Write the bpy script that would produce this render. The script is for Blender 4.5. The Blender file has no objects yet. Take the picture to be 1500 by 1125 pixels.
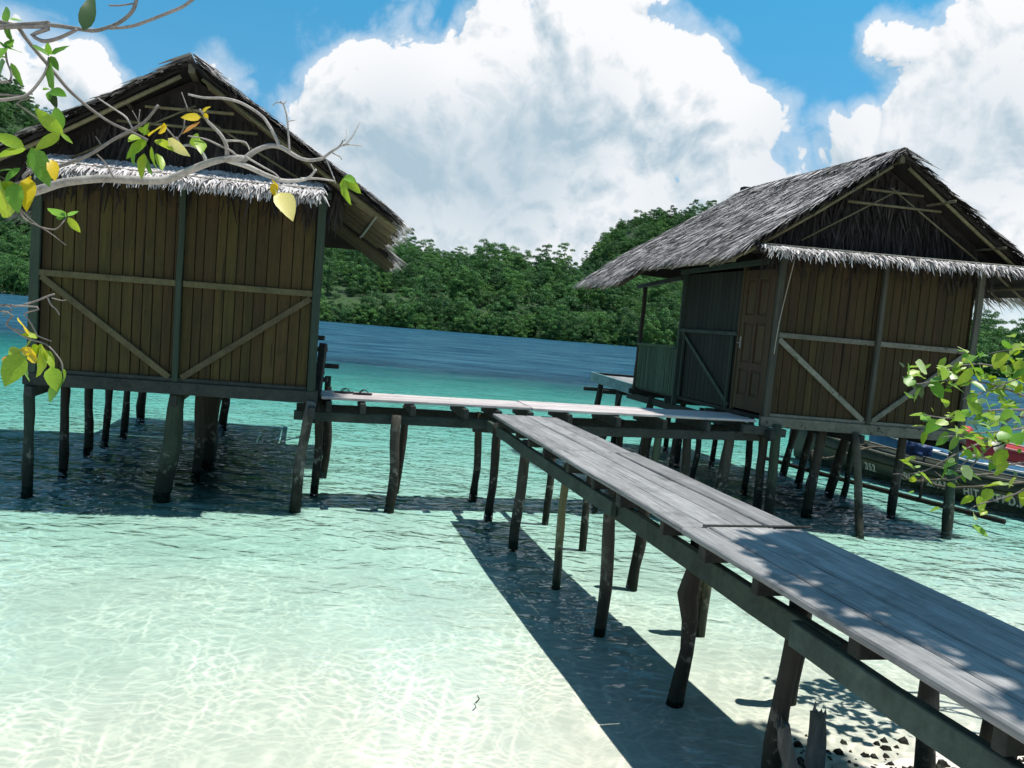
import bpy, bmesh, math, random
from mathutils import Vector, Matrix, noise
import numpy as np
random.seed(11); np.random.seed(11)
SC = bpy.context.scene; COL = SC.collection

# ------------------------------------------------------------------ camera
cam_data = bpy.data.cameras.new('camera'); cam = bpy.data.objects.new('camera', cam_data); COL.objects.link(cam)
cam_data.sensor_width = 36.0; cam_data.lens = 27.12; cam_data.clip_start = 0.05; cam_data.clip_end = 6000
R3 = Matrix(((0.996493, -0.083678, 0.0), (0.006711, 0.079918, -0.996779), (0.083408, 0.993283, 0.080199)))
cam.matrix_world = Matrix.Translation((0, 0, 2.45)) @ R3.to_4x4()
SC.camera = cam
SC.render.resolution_x, SC.render.resolution_y = 1024, 768

# ------------------------------------------------------------------ light
SUN_DIR = Vector((0.305, 0.02, 1.0)).normalized()
sun_data = bpy.data.lights.new('sun', 'SUN'); sun_data.energy = 5.0; sun_data.angle = math.radians(0.53); sun_data.color = (1.0, 0.93, 0.85)
sun = bpy.data.objects.new('sun', sun_data); COL.objects.link(sun)
sun.rotation_euler = SUN_DIR.to_track_quat('Z', 'Y').to_euler()

CLOUDS = [([-0.2538,0.9313,0.2614],0.0929,0.3),([-0.1525,0.9492,0.2751],0.1062,0.34),([-0.0773,0.9663,0.2457],0.1062,0.3),([-0.1825,0.962,0.2032],0.1327,0.25),([0.007,0.9452,0.3265],0.115,0.36),([0.1119,0.9391,0.325],0.1239,0.36),([0.1967,0.9383,0.2845],0.0885,0.34),([0.246,0.9328,0.2634],0.0619,0.25),([0.0867,0.9752,0.2035],0.1947,0.28),([-0.0692,0.9897,0.1255],0.2301,0.22),([0.1893,0.9658,0.177],0.177,0.2),([0.4548,0.856,0.246],0.1416,0.34),([0.4807,0.8185,0.3145],0.1062,0.36),([0.4051,0.8857,0.2267],0.0973,0.28),([0.4986,0.8503,0.1686],0.1327,0.2),([-0.3675,0.8931,0.2593],0.0549,0.55),([-0.4594,0.8571,0.233],0.0425,0.5),([0.3655,0.8667,0.3394],0.0442,0.62),([-0.5417,0.8141,0.2092],0.0973,0.32),([-0.489,0.8451,0.2161],0.0442,0.25),([0.3222,0.9243,0.2047],0.1062,0.12),([-0.402,0.8613,0.3109],0.1327,-0.3),([-0.1852,0.9141,0.3608],0.1062,-0.28),([-0.2887,0.9007,0.3246],0.0973,-0.3),([0.2967,0.8951,0.3328],0.0929,-0.26),([0.2232,0.8978,0.3798],0.0973,-0.3),([0.3675,0.8858,0.2835],0.0531,-0.22),([0.3899,0.8453,0.3652],0.0796,-0.25),([-0.3173,0.927,0.2],0.0442,-0.12),([-0.4207,0.8656,0.2715],0.0531,-0.2),([-0.3045,0.9089,0.2848],0.0354,-0.2)]
CLOUD_BASES = [([-0.1659,0.967,0.1934],0.0973,0.5),([-0.006,0.9804,0.1969],0.1062,0.55),([-0.0704,0.9873,0.1421],0.115,0.45),([0.0565,0.967,0.2486],0.0796,0.3),([0.4788,0.845,0.2382],0.0973,0.35),([0.1914,0.9682,0.1609],0.1062,0.25),([-0.2287,0.9642,0.1339],0.1062,0.4),([0.3195,0.9218,0.2197],0.0796,0.3)]
def N(nt, t, **kw):
    n = nt.nodes.new(t)
    for k, v in kw.items(): setattr(n, k, v)
    return n
def setin(nt, sock, v):
    if hasattr(v, 'is_output') or isinstance(v, bpy.types.NodeSocket): nt.links.new(v, sock)
    else: sock.default_value = v
def mth(nt, op, a, b=None, c=None, clamp=False):
    n = N(nt, 'ShaderNodeMath', operation=op); n.use_clamp = clamp
    for i, v in enumerate((a, b, c)):
        if v is not None: setin(nt, n.inputs[i], v)
    return n.outputs[0]
def vmth(nt, op, a, b=None, out=0):
    n = N(nt, 'ShaderNodeVectorMath', operation=op); setin(nt, n.inputs[0], a)
    if b is not None: setin(nt, n.inputs[1], b)
    return n.outputs[out]
def rng(nt, v, a, b, c=0.0, d=1.0, smooth=False):
    n = N(nt, 'ShaderNodeMapRange'); n.interpolation_type = 'SMOOTHSTEP' if smooth else 'LINEAR'
    setin(nt, n.inputs[0], v)
    for i, q in enumerate((a, b, c, d)): setin(nt, n.inputs[i + 1], q)
    return n.outputs[0]
def mixc(nt, f, a, b, mode='MIX'):
    n = N(nt, 'ShaderNodeMix', data_type='RGBA', blend_type=mode)
    setin(nt, n.inputs[0], f)
    for i, v in ((6, a), (7, b)):
        if isinstance(v, (tuple, list)): v = tuple(v) + (1.0,) if len(v) == 3 else tuple(v)
        setin(nt, n.inputs[i], v)
    return n.outputs[2]
def fbm(nt, vec, scale, detail=6, rough=0.55, dist=0.0, out=0, dim='3D'):
    n = N(nt, 'ShaderNodeTexNoise'); n.noise_dimensions = dim; n.inputs['Scale'].default_value = scale; n.inputs['Detail'].default_value = detail
    n.inputs['Roughness'].default_value = rough; n.inputs['Distortion'].default_value = dist
    if vec is not None: nt.links.new(vec, n.inputs['Vector'])
    return n.outputs[out]

# cloud density as a node group: the same field is sampled twice (shape, self shading)
grp = bpy.data.node_groups.new('cloud_density', 'ShaderNodeTree')
grp.interface.new_socket('dir', in_out='INPUT', socket_type='NodeSocketVector')
grp.interface.new_socket('density', in_out='OUTPUT', socket_type='NodeSocketFloat')
gi = N(grp, 'NodeGroupInput'); go = N(grp, 'NodeGroupOutput')
gdir = vmth(grp, 'NORMALIZE', gi.outputs[0])
warp = N(grp, 'ShaderNodeVectorMath', operation='MULTIPLY_ADD'); grp.links.new(fbm(grp, gdir, 5.0, 2, 0.5, out=1), warp.inputs[0]); warp.inputs[1].default_value = (0.10, 0.10, 0.10); grp.links.new(gdir, warp.inputs[2])
acc = mth(grp, 'MULTIPLY_ADD', fbm(grp, gdir, 4.2, 2, 0.5), 0.50, 0.150)
for sc_, am in ((7.0, 0.50), (15.0, 0.34), (31.0, 0.27), (64.0, 0.17), (130.0, 0.06)):      # billows: rounded puffs parted by creases
    nb = fbm(grp, warp.outputs[0], sc_, 0 if sc_ < 60 else 2, 0.5)
    acc = mth(grp, 'ADD', acc, mth(grp, 'MULTIPLY_ADD', mth(grp, 'ABSOLUTE', mth(grp, 'SUBTRACT', nb, 0.5)), am * 2.0, -am * 0.30))
for c, r, w in CLOUDS:
    d = vmth(grp, 'DISTANCE', gdir, tuple(c), out=1)
    acc = mth(grp, 'ADD', acc, rng(grp, d, r * 1.25, r * 0.25, 0.0, w, True))
sep = N(grp, 'ShaderNodeSeparateXYZ'); grp.links.new(gdir, sep.inputs[0])
acc = mth(grp, 'ADD', acc, rng(grp, sep.outputs[2], 0.26, 0.03, 0.0, 0.20, True))
grp.links.new(acc, go.inputs[0])

world = bpy.data.worlds.new('World'); SC.world = world; world.use_nodes = True
world.cycles.sampling_method = 'MANUAL'; world.cycles.sample_map_resolution = 256
wt = world.node_tree; wt.nodes.clear()
wo = N(wt, 'ShaderNodeOutputWorld'); bg = N(wt, 'ShaderNodeBackground'); bg.inputs['Strength'].default_value = 0.072
sky = N(wt, 'ShaderNodeTexSky', sky_type='NISHITA'); sky.sun_disc = False
sky.sun_elevation = math.asin(SUN_DIR.z); sky.sun_rotation = math.atan2(SUN_DIR.x, SUN_DIR.y); sky.air_density = 1.0; sky.dust_density = 0.3; sky.ozone_density = 1.5
tc = N(wt, 'ShaderNodeTexCoord'); D0 = tc.outputs['Generated']
def dens(v):
    g = N(wt, 'ShaderNodeGroup'); g.node_tree = grp; wt.links.new(v, g.inputs[0]); return g.outputs[0]
da = dens(D0); db = dens(vmth(wt, 'ADD', D0, (0.012, 0.0, 0.022)))
mask = rng(wt, da, 0.50, 0.59, 0, 1, True)
veil = rng(wt, da, 0.18, 0.56, 0, 0.45, True)
mask = mth(wt, 'MAXIMUM', mask, veil)
sh = mth(wt, 'MULTIPLY_ADD', mth(wt, 'SUBTRACT', da, db), 2.7, 0.84)
sh = mth(wt, 'SUBTRACT', sh, rng(wt, da, 0.80, 1.3, 0, 0.25), clamp=True)
for c, r, w in CLOUD_BASES:
    sh = mth(wt, 'MULTIPLY', sh, rng(wt, vmth(wt, 'DISTANCE', vmth(wt, 'NORMALIZE', D0), tuple(c), out=1), r * 1.4, r * 0.1, 1.0, 1.0 - w, True))
ccol = mixc(wt, sh, (4.2, 5.6, 6.6), (9.5, 9.6, 9.8))
sz = N(wt, 'ShaderNodeSeparateXYZ'); wt.links.new(D0, sz.inputs[0])
skyc = mixc(wt, 1.0, sky.outputs[0], mixc(wt, rng(wt, sz.outputs[2], 0.08, 0.40), (0.62, 0.95, 1.15), (0.42, 1.48, 1.58)), 'MULTIPLY')
skyc = mixc(wt, rng(wt, sz.outputs[2], 0.24, 0.0, 0.0, 0.8, True), skyc, (7.6, 8.7, 9.3))
wt.links.new(mixc(wt, mask, skyc, ccol), bg.inputs['Color'])
wt.links.new(bg.outputs[0], wo.inputs['Surface'])

vs = SC.view_settings; vs.view_transform = 'Standard'; vs.look = 'None'; vs.exposure = 0.5; vs.gamma = 1.0; vs.use_curve_mapping = False
SC.render.engine = 'CYCLES'; SC.cycles.use_denoising = True; SC.cycles.use_adaptive_sampling = True; SC.cycles.adaptive_threshold = 0.025
SC.cycles.max_bounces = 5; SC.cycles.diffuse_bounces = 2; SC.cycles.glossy_bounces = 2; SC.cycles.transparent_max_bounces = 8
SC.cycles.caustics_reflective = False; SC.cycles.caustics_refractive = False; SC.cycles.sample_clamp_indirect = 6

# ------------------------------------------------------------------ materials
MAT = {}
def new_mat(name):
    m = bpy.data.materials.new(name); m.use_nodes = True; nt = m.node_tree; nt.nodes.clear(); MAT[name] = m
    return m, nt, N(nt, 'ShaderNodeOutputMaterial')
def principled(nt, out, col, rough=0.8, bump=None, bstr=0.3, bdist=0.01, spec=0.3):
    p = N(nt, 'ShaderNodeBsdfPrincipled'); setin(nt, p.inputs['Base Color'], col if not isinstance(col, tuple) else col + (1.0,))
    setin(nt, p.inputs['Roughness'], rough); p.inputs['Specular IOR Level'].default_value = spec
    if bump is not None:
        b = N(nt, 'ShaderNodeBump'); b.inputs['Strength'].default_value = bstr; b.inputs['Distance'].default_value = bdist
        nt.links.new(bump, b.inputs['Height']); nt.links.new(b.outputs[0], p.inputs['Normal'])
    nt.links.new(p.outputs[0], out.inputs['Surface']); return p
def wood(name, dark, light, axis='z', fine=60, var=0.5, stain=(0.02, 0.03, 0.02), stain_amt=0.5, rough=0.8, rotz=0.0, bstr=0.5, tide=None):
    m, nt, out = new_mat(name)
    tide = name in ('bark', 'bark_green', 'bark_lichen', 'bamboo_fresh', 'post_green', 'bamboo_dark')
    tc = N(nt, 'ShaderNodeTexCoord'); oi = N(nt, 'ShaderNodeObjectInfo')
    mp = N(nt, 'ShaderNodeMapping'); mp.inputs['Rotation'].default_value = (0, 0, rotz)
    nt.links.new(tc.outputs['Object'], mp.inputs['Vector'])
    off = vmth(nt, 'ADD', mp.outputs[0], None); a = off.node
    comb = N(nt, 'ShaderNodeCombineXYZ')
    for i in range(3): nt.links.new(mth(nt, 'MULTIPLY', oi.outputs['Random'], (13.7, 7.3, 21.1)[i]), comb.inputs[i])
    nt.links.new(comb.outputs[0], a.inputs[1])
    sc = {'x': (0.05, 1, 1), 'y': (1, 0.05, 1), 'z': (1, 1, 0.05), 'n': (1, 1, 1)}[axis]
    gv = vmth(nt, 'MULTIPLY', off, sc)
    g = fbm(nt, gv, fine, 5, 0.65, 0.3); g2 = fbm(nt, gv, fine * 0.22, 3, 0.5, 0.4)
    st = fbm(nt, off, 2.2, 5, 0.6); st2 = fbm(nt, off, 14, 4, 0.6)
    f = mth(nt, 'ADD', mth(nt, 'MULTIPLY', g, 0.55), mth(nt, 'MULTIPLY', g2, 0.45))
    f = rng(nt, f, 0.32, 0.68)
    col = mixc(nt, f, dark, light)
    col = mixc(nt, rng(nt, mth(nt, 'MULTIPLY_ADD', st2, 0.35, mth(nt, 'MULTIPLY', st, 0.65)), 0.5, 0.68, 0, stain_amt), col, stain)
    if tide:   # weed and wet stain left by the tide on everything that stands in the sea
        pz = N(nt, 'ShaderNodeSeparateXYZ'); nt.links.new(N(nt, 'ShaderNodeNewGeometry').outputs['Position'], pz.inputs[0])
        zz = mth(nt, 'MULTIPLY_ADD', mth(nt, 'SUBTRACT', st2, 0.5), 0.5, pz.outputs[2])
        col = mixc(nt, rng(nt, zz, 0.42, 0.22, 0, 0.85), col, (0.008, 0.011, 0.006))
        col = mixc(nt, mth(nt, 'MULTIPLY', rng(nt, st2, 0.56, 0.62), rng(nt, mth(nt, 'ABSOLUTE', mth(nt, 'SUBTRACT', zz, 0.45)), 0.22, 0.05, 0, 0.6)), col, (0.22, 0.22, 0.18))
    if name.startswith(('deck', 'wall_b', 'wall_r', 'beam_pale')):
        kn = N(nt, 'ShaderNodeTexVoronoi', feature='F1'); kn.inputs['Scale'].default_value = 5.5 if name.startswith('deck') else 4.0
        nt.links.new(vmth(nt, 'MULTIPLY', off, tuple(max(q, 0.35) for q in sc)), kn.inputs['Vector'])
        col = mixc(nt, rng(nt, kn.outputs['Distance'], 0.10, 0.035, 0, 0.75, True), col, tuple(q * 0.35 for q in dark))
        ck = fbm(nt, vmth(nt, 'MULTIPLY', off, tuple(q * (0.5 if q < 1 else 1) for q in sc)), fine * 0.6, 2, 0.5, 0.2)
        col = mixc(nt, rng(nt, ck, 0.665, 0.70, 0, 0.8), col, tuple(q * 0.25 for q in dark))
    hs = N(nt, 'ShaderNodeHueSaturation'); nt.links.new(col, hs.inputs['Color'])
    r2 = mth(nt, 'FRACT', mth(nt, 'MULTIPLY', oi.outputs['Random'], 17.3))
    nt.links.new(rng(nt, oi.outputs['Random'], 0, 1, 1 - var, 1 + var), hs.inputs['Value'])
    nt.links.new(rng(nt, r2, 0, 1, 0.48, 0.52), hs.inputs['Hue'])
    principled(nt, out, hs.outputs[0], rough, mth(nt, 'MULTIPLY_ADD', st2, 0.4, g), bstr, 0.006)
    return m
G15 = -math.radians(15)
wood('wall_brown', (0.024, 0.017, 0.0045), (0.064, 0.045, 0.011), 'z', 45, 0.15, (0.016, 0.016, 0.004), 0.6)
wood('wall_red', (0.017, 0.0115, 0.0036), (0.047, 0.031, 0.009), 'z', 45, 0.18, (0.015, 0.013, 0.004), 0.6)
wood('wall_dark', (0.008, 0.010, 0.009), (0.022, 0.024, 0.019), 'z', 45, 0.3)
wood('door_wood', (0.034, 0.019, 0.006), (0.065, 0.037, 0.012), 'z', 40, 0.12, (0.022, 0.02, 0.007), 0.35, 0.6)
wood('post_green', (0.014, 0.026, 0.019), (0.040, 0.060, 0.042), 'z', 40, 0.25, (0.02, 0.03, 0.02), 0.6)
wood('post_grey', (0.03, 0.034, 0.026), (0.085, 0.085, 0.066), 'z', 40, 0.25, (0.03, 0.036, 0.028), 0.6)
wood('rail_olive', (0.045, 0.038, 0.018), (0.105, 0.088, 0.045), 'n', 26, 0.25, (0.05, 0.05, 0.03), 0.5)
wood('beam_dark', (0.010, 0.013, 0.012), (0.040, 0.043, 0.037), 'n', 22, 0.35, (0.015, 0.026, 0.02), 0.6)
wood('beam_green', (0.018, 0.030, 0.024), (0.055, 0.080, 0.062), 'n', 18, 0.3, (0.015, 0.02, 0.016), 0.7)
wood('beam_pale', (0.07, 0.073, 0.056), (0.18, 0.178, 0.145), 'n', 20, 0.25, (0.05, 0.06, 0.045), 0.7)
wood('fascia_blue', (0.08, 0.15, 0.17), (0.20, 0.32, 0.34), 'n', 16, 0.15, (0.05, 0.07, 0.07), 0.6)
wood('slat_green', (0.026, 0.05, 0.032), (0.065, 0.105, 0.066), 'z', 40, 0.3)
wood('deck_long', (0.10, 0.102, 0.102), (0.31, 0.312, 0.31), 'y', 75, 0.22, (0.085, 0.088, 0.086), 0.85, 0.75, G15, 0.7)
wood('deck_cross', (0.24, 0.22, 0.215), (0.54, 0.50, 0.49), 'x', 55, 0.12, (0.18, 0.165, 0.165), 0.55, 0.75, G15, 0.7)
wood('bamboo', (0.07, 0.062, 0.03), (0.17, 0.15, 0.078), 'n', 20, 0.25, (0.06, 0.06, 0.035), 0.4, 0.5)
wood('bamboo_dark', (0.05, 0.045, 0.03), (0.13, 0.115, 0.075), 'n', 20, 0.3)
wood('bamboo_fresh', (0.055, 0.055, 0.022), (0.16, 0.15, 0.065), 'z', 24, 0.2, (0.07, 0.07, 0.03), 0.4, 0.5)
wood('bark', (0.012, 0.0115, 0.009), (0.055, 0.05, 0.038), 'z', 24, 0.35, (0.06, 0.064, 0.05), 0.3, 0.9, 0, 0.9)
wood('bark_green', (0.018, 0.03, 0.02), (0.06, 0.078, 0.05), 'z', 20, 0.3, (0.02, 0.02, 0.015), 0.5, 0.9, 0, 0.8)
wood('bark_lichen', (0.016, 0.015, 0.012), (0.07, 0.065, 0.052), 'z', 22, 0.2, (0.2, 0.2, 0.165), 0.75, 0.9, 0, 0.9)
wood('bark_pale', (0.20, 0.185, 0.165), (0.46, 0.44, 0.41), 'n', 60, 0.12, (0.10, 0.095, 0.08), 0.45, 0.85, 0, 0.6)
wood('bark_twig', (0.10, 0.09, 0.085), (0.26, 0.24, 0.22), 'n', 60, 0.2, (0.06, 0.06, 0.05), 0.4, 0.85)
wood('stump_wood', (0.06, 0.055, 0.045), (0.22, 0.20, 0.17), 'z', 30, 0.15, (0.03, 0.03, 0.025), 0.5, 0.9, 0, 1.0)

def island_mat(name, stops, rough=0.8, transl=0.0, obj_rand=False, spec=0.2, noise_amt=0.3, nscale=6.0):
    m, nt, out = new_mat(name)
    ge = N(nt, 'ShaderNodeNewGeometry'); oi = N(nt, 'ShaderNodeObjectInfo'); tc = N(nt, 'ShaderNodeTexCoord')
    r = oi.outputs['Random'] if obj_rand is True else ge.outputs['Random Per Island']
    if obj_rand == 'both': r = mth(nt, 'ADD', mth(nt, 'MULTIPLY', ge.outputs['Random Per Island'], 0.36), mth(nt, 'MULTIPLY', oi.outputs['Random'], 0.64))
    nz = fbm(nt, tc.outputs['Object'], nscale, 4, 0.6)
    r = mth(nt, 'ADD', mth(nt, 'MULTIPLY', r, 1 - noise_amt), mth(nt, 'MULTIPLY', rng(nt, nz, 0.3, 0.7), noise_amt))
    cr = N(nt, 'ShaderNodeValToRGB'); nt.links.new(r, cr.inputs[0])
    el = cr.color_ramp.elements
    while len(el) < len(stops): el.new(0.5)
    for e, (p, c) in zip(el, stops): e.position = p; e.color = c + (1.0,)
    p = principled(nt, out, cr.outputs[0], rough, spec=spec)
    if transl:
        t = N(nt, 'ShaderNodeBsdfTranslucent'); nt.links.new(mixc(nt, 1.0, cr.outputs[0], (1.25, 1.3, 0.6), 'MULTIPLY'), t.inputs['Color'])
        mx = N(nt, 'ShaderNodeMixShader'); mx.inputs[0].default_value = transl
        nt.links.new(p.outputs[0], mx.inputs[1]); nt.links.new(t.outputs[0], mx.inputs[2]); nt.links.new(mx.outputs[0], out.inputs['Surface'])
    return m
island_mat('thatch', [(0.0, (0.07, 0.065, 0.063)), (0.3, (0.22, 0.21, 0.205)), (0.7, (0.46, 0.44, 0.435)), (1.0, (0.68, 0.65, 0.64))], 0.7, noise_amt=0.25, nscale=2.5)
island_mat('thatch_shaded', [(0.0, (0.008, 0.007, 0.007)), (0.6, (0.024, 0.021, 0.019)), (1.0, (0.055, 0.05, 0.045))], 0.8)  # darker copy of the thatch, shade of undersides and gables in its colour
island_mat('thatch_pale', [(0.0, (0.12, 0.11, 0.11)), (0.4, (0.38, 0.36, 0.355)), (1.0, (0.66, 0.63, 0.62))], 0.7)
island_mat('leaf_green', [(0.0, (0.06, 0.17, 0.018)), (0.5, (0.12, 0.27, 0.028)), (1.0, (0.20, 0.37, 0.04))], 0.4, 0.35, True, 0.4, 0.4, 18)
island_mat('leaf_lime', [(0.0, (0.13, 0.25, 0.02)), (0.5, (0.22, 0.34, 0.025)), (1.0, (0.36, 0.40, 0.03))], 0.4, 0.4, True, 0.4, 0.5, 14)
island_mat('leaf_dark', [(0.0, (0.012, 0.03, 0.01)), (1.0, (0.03, 0.07, 0.015))], 0.4, 0.1, True, 0.4)
island_mat('leaf_bright', [(0.0, (0.28, 0.42, 0.12)), (1.0, (0.50, 0.58, 0.32))], 0.35, 0.3, True, 0.5)
island_mat('leaf_yellow', [(0.0, (0.50, 0.33, 0.015)), (0.6, (0.62, 0.46, 0.02)), (1.0, (0.58, 0.50, 0.06))], 0.45, 0.35, True, 0.4, 0.5, 16)
island_mat('leaf_pale', [(0.0, (0.55, 0.47, 0.16)), (1.0, (0.70, 0.62, 0.30))], 0.45, 0.35, True, 0.4, 0.5, 16)
island_mat('leaf_brown', [(0.0, (0.22, 0.09, 0.02)), (1.0, (0.42, 0.22, 0.03))], 0.5, 0.2, True, 0.3, 0.5, 16)
island_mat('crown_leaf', [(0.0, (0.05, 0.12, 0.02)), (1.0, (0.16, 0.28, 0.03))], 0.45, 0.3, False, 0.3)
island_mat('forest_leaf', [(0.0, (0.014, 0.048, 0.018)), (0.3, (0.034, 0.105, 0.032)), (0.62, (0.060, 0.165, 0.040)), (0.85, (0.095, 0.22, 0.048)), (1.0, (0.14, 0.28, 0.06))], 0.6, 0.18, 'both', 0.3, 0.1, 0.4)
island_mat('rubble', [(0.0, (0.006, 0.007, 0.005)), (0.55, (0.025, 0.024, 0.018)), (0.85, (0.06, 0.055, 0.042)), (1.0, (0.14, 0.13, 0.10))], 0.85, noise_amt=0.4, nscale=30)

def paint(name, col, rough=0.5, wear=(0.2, 0.19, 0.17), amt=0.5, sc=3.0):
    m, nt, out = new_mat(name); tc = N(nt, 'ShaderNodeTexCoord')
    n1 = fbm(nt, tc.outputs['Object'], sc, 7, 0.65); n2 = fbm(nt, tc.outputs['Object'], 40, 4, 0.6)
    c = mixc(nt, rng(nt, n1, 0.48, 0.72, 0, amt), col, wear)
    c = mixc(nt, rng(nt, n2, 0.3, 0.7, 0, 0.35), c, tuple(q * 0.6 for q in col))
    principled(nt, out, c, rough, n2, 0.2, 0.004); return m
paint('hull_dark', (0.042, 0.055, 0.042), 0.5, (0.11, 0.12, 0.09), 0.6)
paint('hull_olive', (0.06, 0.07, 0.018), 0.5, (0.10, 0.09, 0.05), 0.6)
paint('hull_blue', (0.05, 0.17, 0.30), 0.45, (0.18, 0.28, 0.34), 0.5)
paint('hull_white', (0.62, 0.64, 0.63), 0.45, (0.42, 0.42, 0.40), 0.5)
paint('hull_red', (0.42, 0.04, 0.045), 0.45, (0.28, 0.06, 0.06), 0.5)
paint('hull_pink', (0.55, 0.22, 0.22), 0.5, (0.45, 0.3, 0.28), 0.5)
paint('letter_white', (0.58, 0.58, 0.52), 0.6, (0.15, 0.15, 0.13), 0.9, 12)
paint('tarp_blue', (0.02, 0.05, 0.14), 0.6, (0.04, 0.07, 0.15), 0.5, 8)
paint('engine_black', (0.015, 0.017, 0.02), 0.4, (0.04, 0.04, 0.045), 0.5)
paint('rubber', (0.02, 0.02, 0.022), 0.7, (0.05, 0.05, 0.05), 0.5)
paint('strap_black', (0.012, 0.012, 0.014), 0.5, (0.03, 0.03, 0.03), 0.5)
paint('metal_grey', (0.25, 0.25, 0.24), 0.35, (0.15, 0.1, 0.07), 0.5, 20)
paint('rope', (0.35, 0.32, 0.26), 0.9, (0.2, 0.18, 0.14), 0.5, 30)
paint('coconut', (0.03, 0.022, 0.014), 0.9, (0.06, 0.045, 0.03), 0.6, 20)

# sand / sea bed: white coral sand near, floor beyond the drop-off painted the blue that deep water scatters
m, nt, out = new_mat('sand'); ge = N(nt, 'ShaderNodeNewGeometry'); pos = ge.outputs['Position']
sp = N(nt, 'ShaderNodeSeparateXYZ'); nt.links.new(pos, sp.inputs[0])
n1 = fbm(nt, pos, 0.55, 5, 0.6); n2 = fbm(nt, pos, 9, 5, 0.65); n3 = fbm(nt, pos, 140, 3, 0.7)
c = mixc(nt, rng(nt, n1, 0.35, 0.7), (0.60, 0.56, 0.495), (0.53, 0.495, 0.44))
c = mixc(nt, rng(nt, n2, 0.55, 0.8, 0, 0.35), c, (0.36, 0.35, 0.29))
c = mixc(nt, rng(nt, n3, 0.62, 0.75, 0, 0.3), c, (0.35, 0.32, 0.26))
c = mixc(nt, rng(nt, sp.outputs[2], -0.62, -2.2), c, (0.020, 0.085, 0.17))
mp = N(nt, 'ShaderNodeMapping'); mp.inputs['Scale'].default_value = (1.5, 5.0, 1.0); mp.inputs['Rotation'].default_value = (0, 0, 0.3); nt.links.new(pos, mp.inputs[0])
principled(nt, out, c, 0.9, mth(nt, 'ADD', mth(nt, 'MULTIPLY', fbm(nt, mp.outputs[0], 1.5, 4, 0.5, 0.6), 3.0), n2), 0.35, 0.03, 0.1)

# water: rippled surface that mirrors by Fresnel, has a net of caustic light painted into its tint, and absorbs red with depth
m, nt, out = new_mat('sea_water'); ge = N(nt, 'ShaderNodeNewGeometry'); pos = ge.outputs['Position']
sp = N(nt, 'ShaderNodeSeparateXYZ'); nt.links.new(pos, sp.inputs[0])
mp = N(nt, 'ShaderNodeMapping'); mp.inputs['Scale'].default_value = (0.75, 1.25, 1); mp.inputs['Rotation'].default_value = (0, 0, 0.15); nt.links.new(pos, mp.inputs[0])
w1 = fbm(nt, mp.outputs[0], 3.2, 2, 0.45, 0.35, dim='2D'); w2 = fbm(nt, mp.outputs[0], 0.7, 3, 0.5, dim='2D'); w3 = fbm(nt, mp.outputs[0], 9.0, 1, 0.5, 0.3, dim='2D')
hgt = mth(nt, 'ADD', mth(nt, 'ADD', w1, mth(nt, 'MULTIPLY', w2, 0.9)), mth(nt, 'MULTIPLY', w3, 0.22))
w4 = fbm(nt, mp.outputs[0], 0.28, 3, 0.6, dim='2D'); hgt = mth(nt, 'MULTIPLY_ADD', w4, 3.0, hgt)
bp = N(nt, 'ShaderNodeBump'); bp.inputs['Strength'].default_value = 1.0; nt.links.new(hgt, bp.inputs['Height'])
nt.links.new(rng(nt, sp.outputs[1], 5.0, 12.0, 0.016, 0.115), bp.inputs['Distance'])
fr = N(nt, 'ShaderNodeFresnel'); fr.inputs['IOR'].default_value = 1.34; nt.links.new(bp.outputs[0], fr.inputs['Normal'])
gl = N(nt, 'ShaderNodeBsdfGlossy'); gl.inputs['Roughness'].default_value = 0.03; nt.links.new(bp.outputs[0], gl.inputs['Normal'])
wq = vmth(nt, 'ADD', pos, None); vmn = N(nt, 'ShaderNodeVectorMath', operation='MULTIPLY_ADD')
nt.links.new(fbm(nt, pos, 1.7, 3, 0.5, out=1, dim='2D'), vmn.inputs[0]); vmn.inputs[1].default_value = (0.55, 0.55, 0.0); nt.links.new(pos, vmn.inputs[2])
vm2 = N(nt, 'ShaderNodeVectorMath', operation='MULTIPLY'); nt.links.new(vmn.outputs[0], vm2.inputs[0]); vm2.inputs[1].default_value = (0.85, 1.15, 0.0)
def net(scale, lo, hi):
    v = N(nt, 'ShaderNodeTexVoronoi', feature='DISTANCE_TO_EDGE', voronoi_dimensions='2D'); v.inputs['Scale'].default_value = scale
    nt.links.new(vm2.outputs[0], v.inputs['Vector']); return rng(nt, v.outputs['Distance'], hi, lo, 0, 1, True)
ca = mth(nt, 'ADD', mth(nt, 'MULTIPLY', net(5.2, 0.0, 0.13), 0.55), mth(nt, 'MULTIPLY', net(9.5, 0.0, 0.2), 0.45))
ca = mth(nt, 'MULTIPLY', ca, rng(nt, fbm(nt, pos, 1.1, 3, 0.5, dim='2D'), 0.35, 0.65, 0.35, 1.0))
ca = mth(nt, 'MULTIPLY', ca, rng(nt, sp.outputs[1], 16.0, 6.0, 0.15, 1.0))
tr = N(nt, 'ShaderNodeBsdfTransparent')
nt.links.new(mixc(nt, ca, (0.85, 0.90, 0.89), (1.28, 1.26, 1.23)), tr.inputs['Color'])  # brighter lines stand in for sunlight focused by the ripples
df = N(nt, 'ShaderNodeBsdfDiffuse'); df.inputs['Color'].default_value = (0.020, 0.080, 0.135, 1); nt.links.new(bp.outputs[0], df.inputs['Normal'])
yy = mth(nt, 'ADD', mth(nt, 'MULTIPLY_ADD', sp.outputs[0], 0.10, sp.outputs[1]), mth(nt, 'MULTIPLY', mth(nt, 'SUBTRACT', fbm(nt, pos, 0.12, 4, 0.55, dim='2D'), 0.5), 7.0))
mpl = N(nt, 'ShaderNodeMapping'); mpl.inputs['Scale'].default_value = (0.35, 1.0, 1); nt.links.new(pos, mpl.inputs[0])
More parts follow.
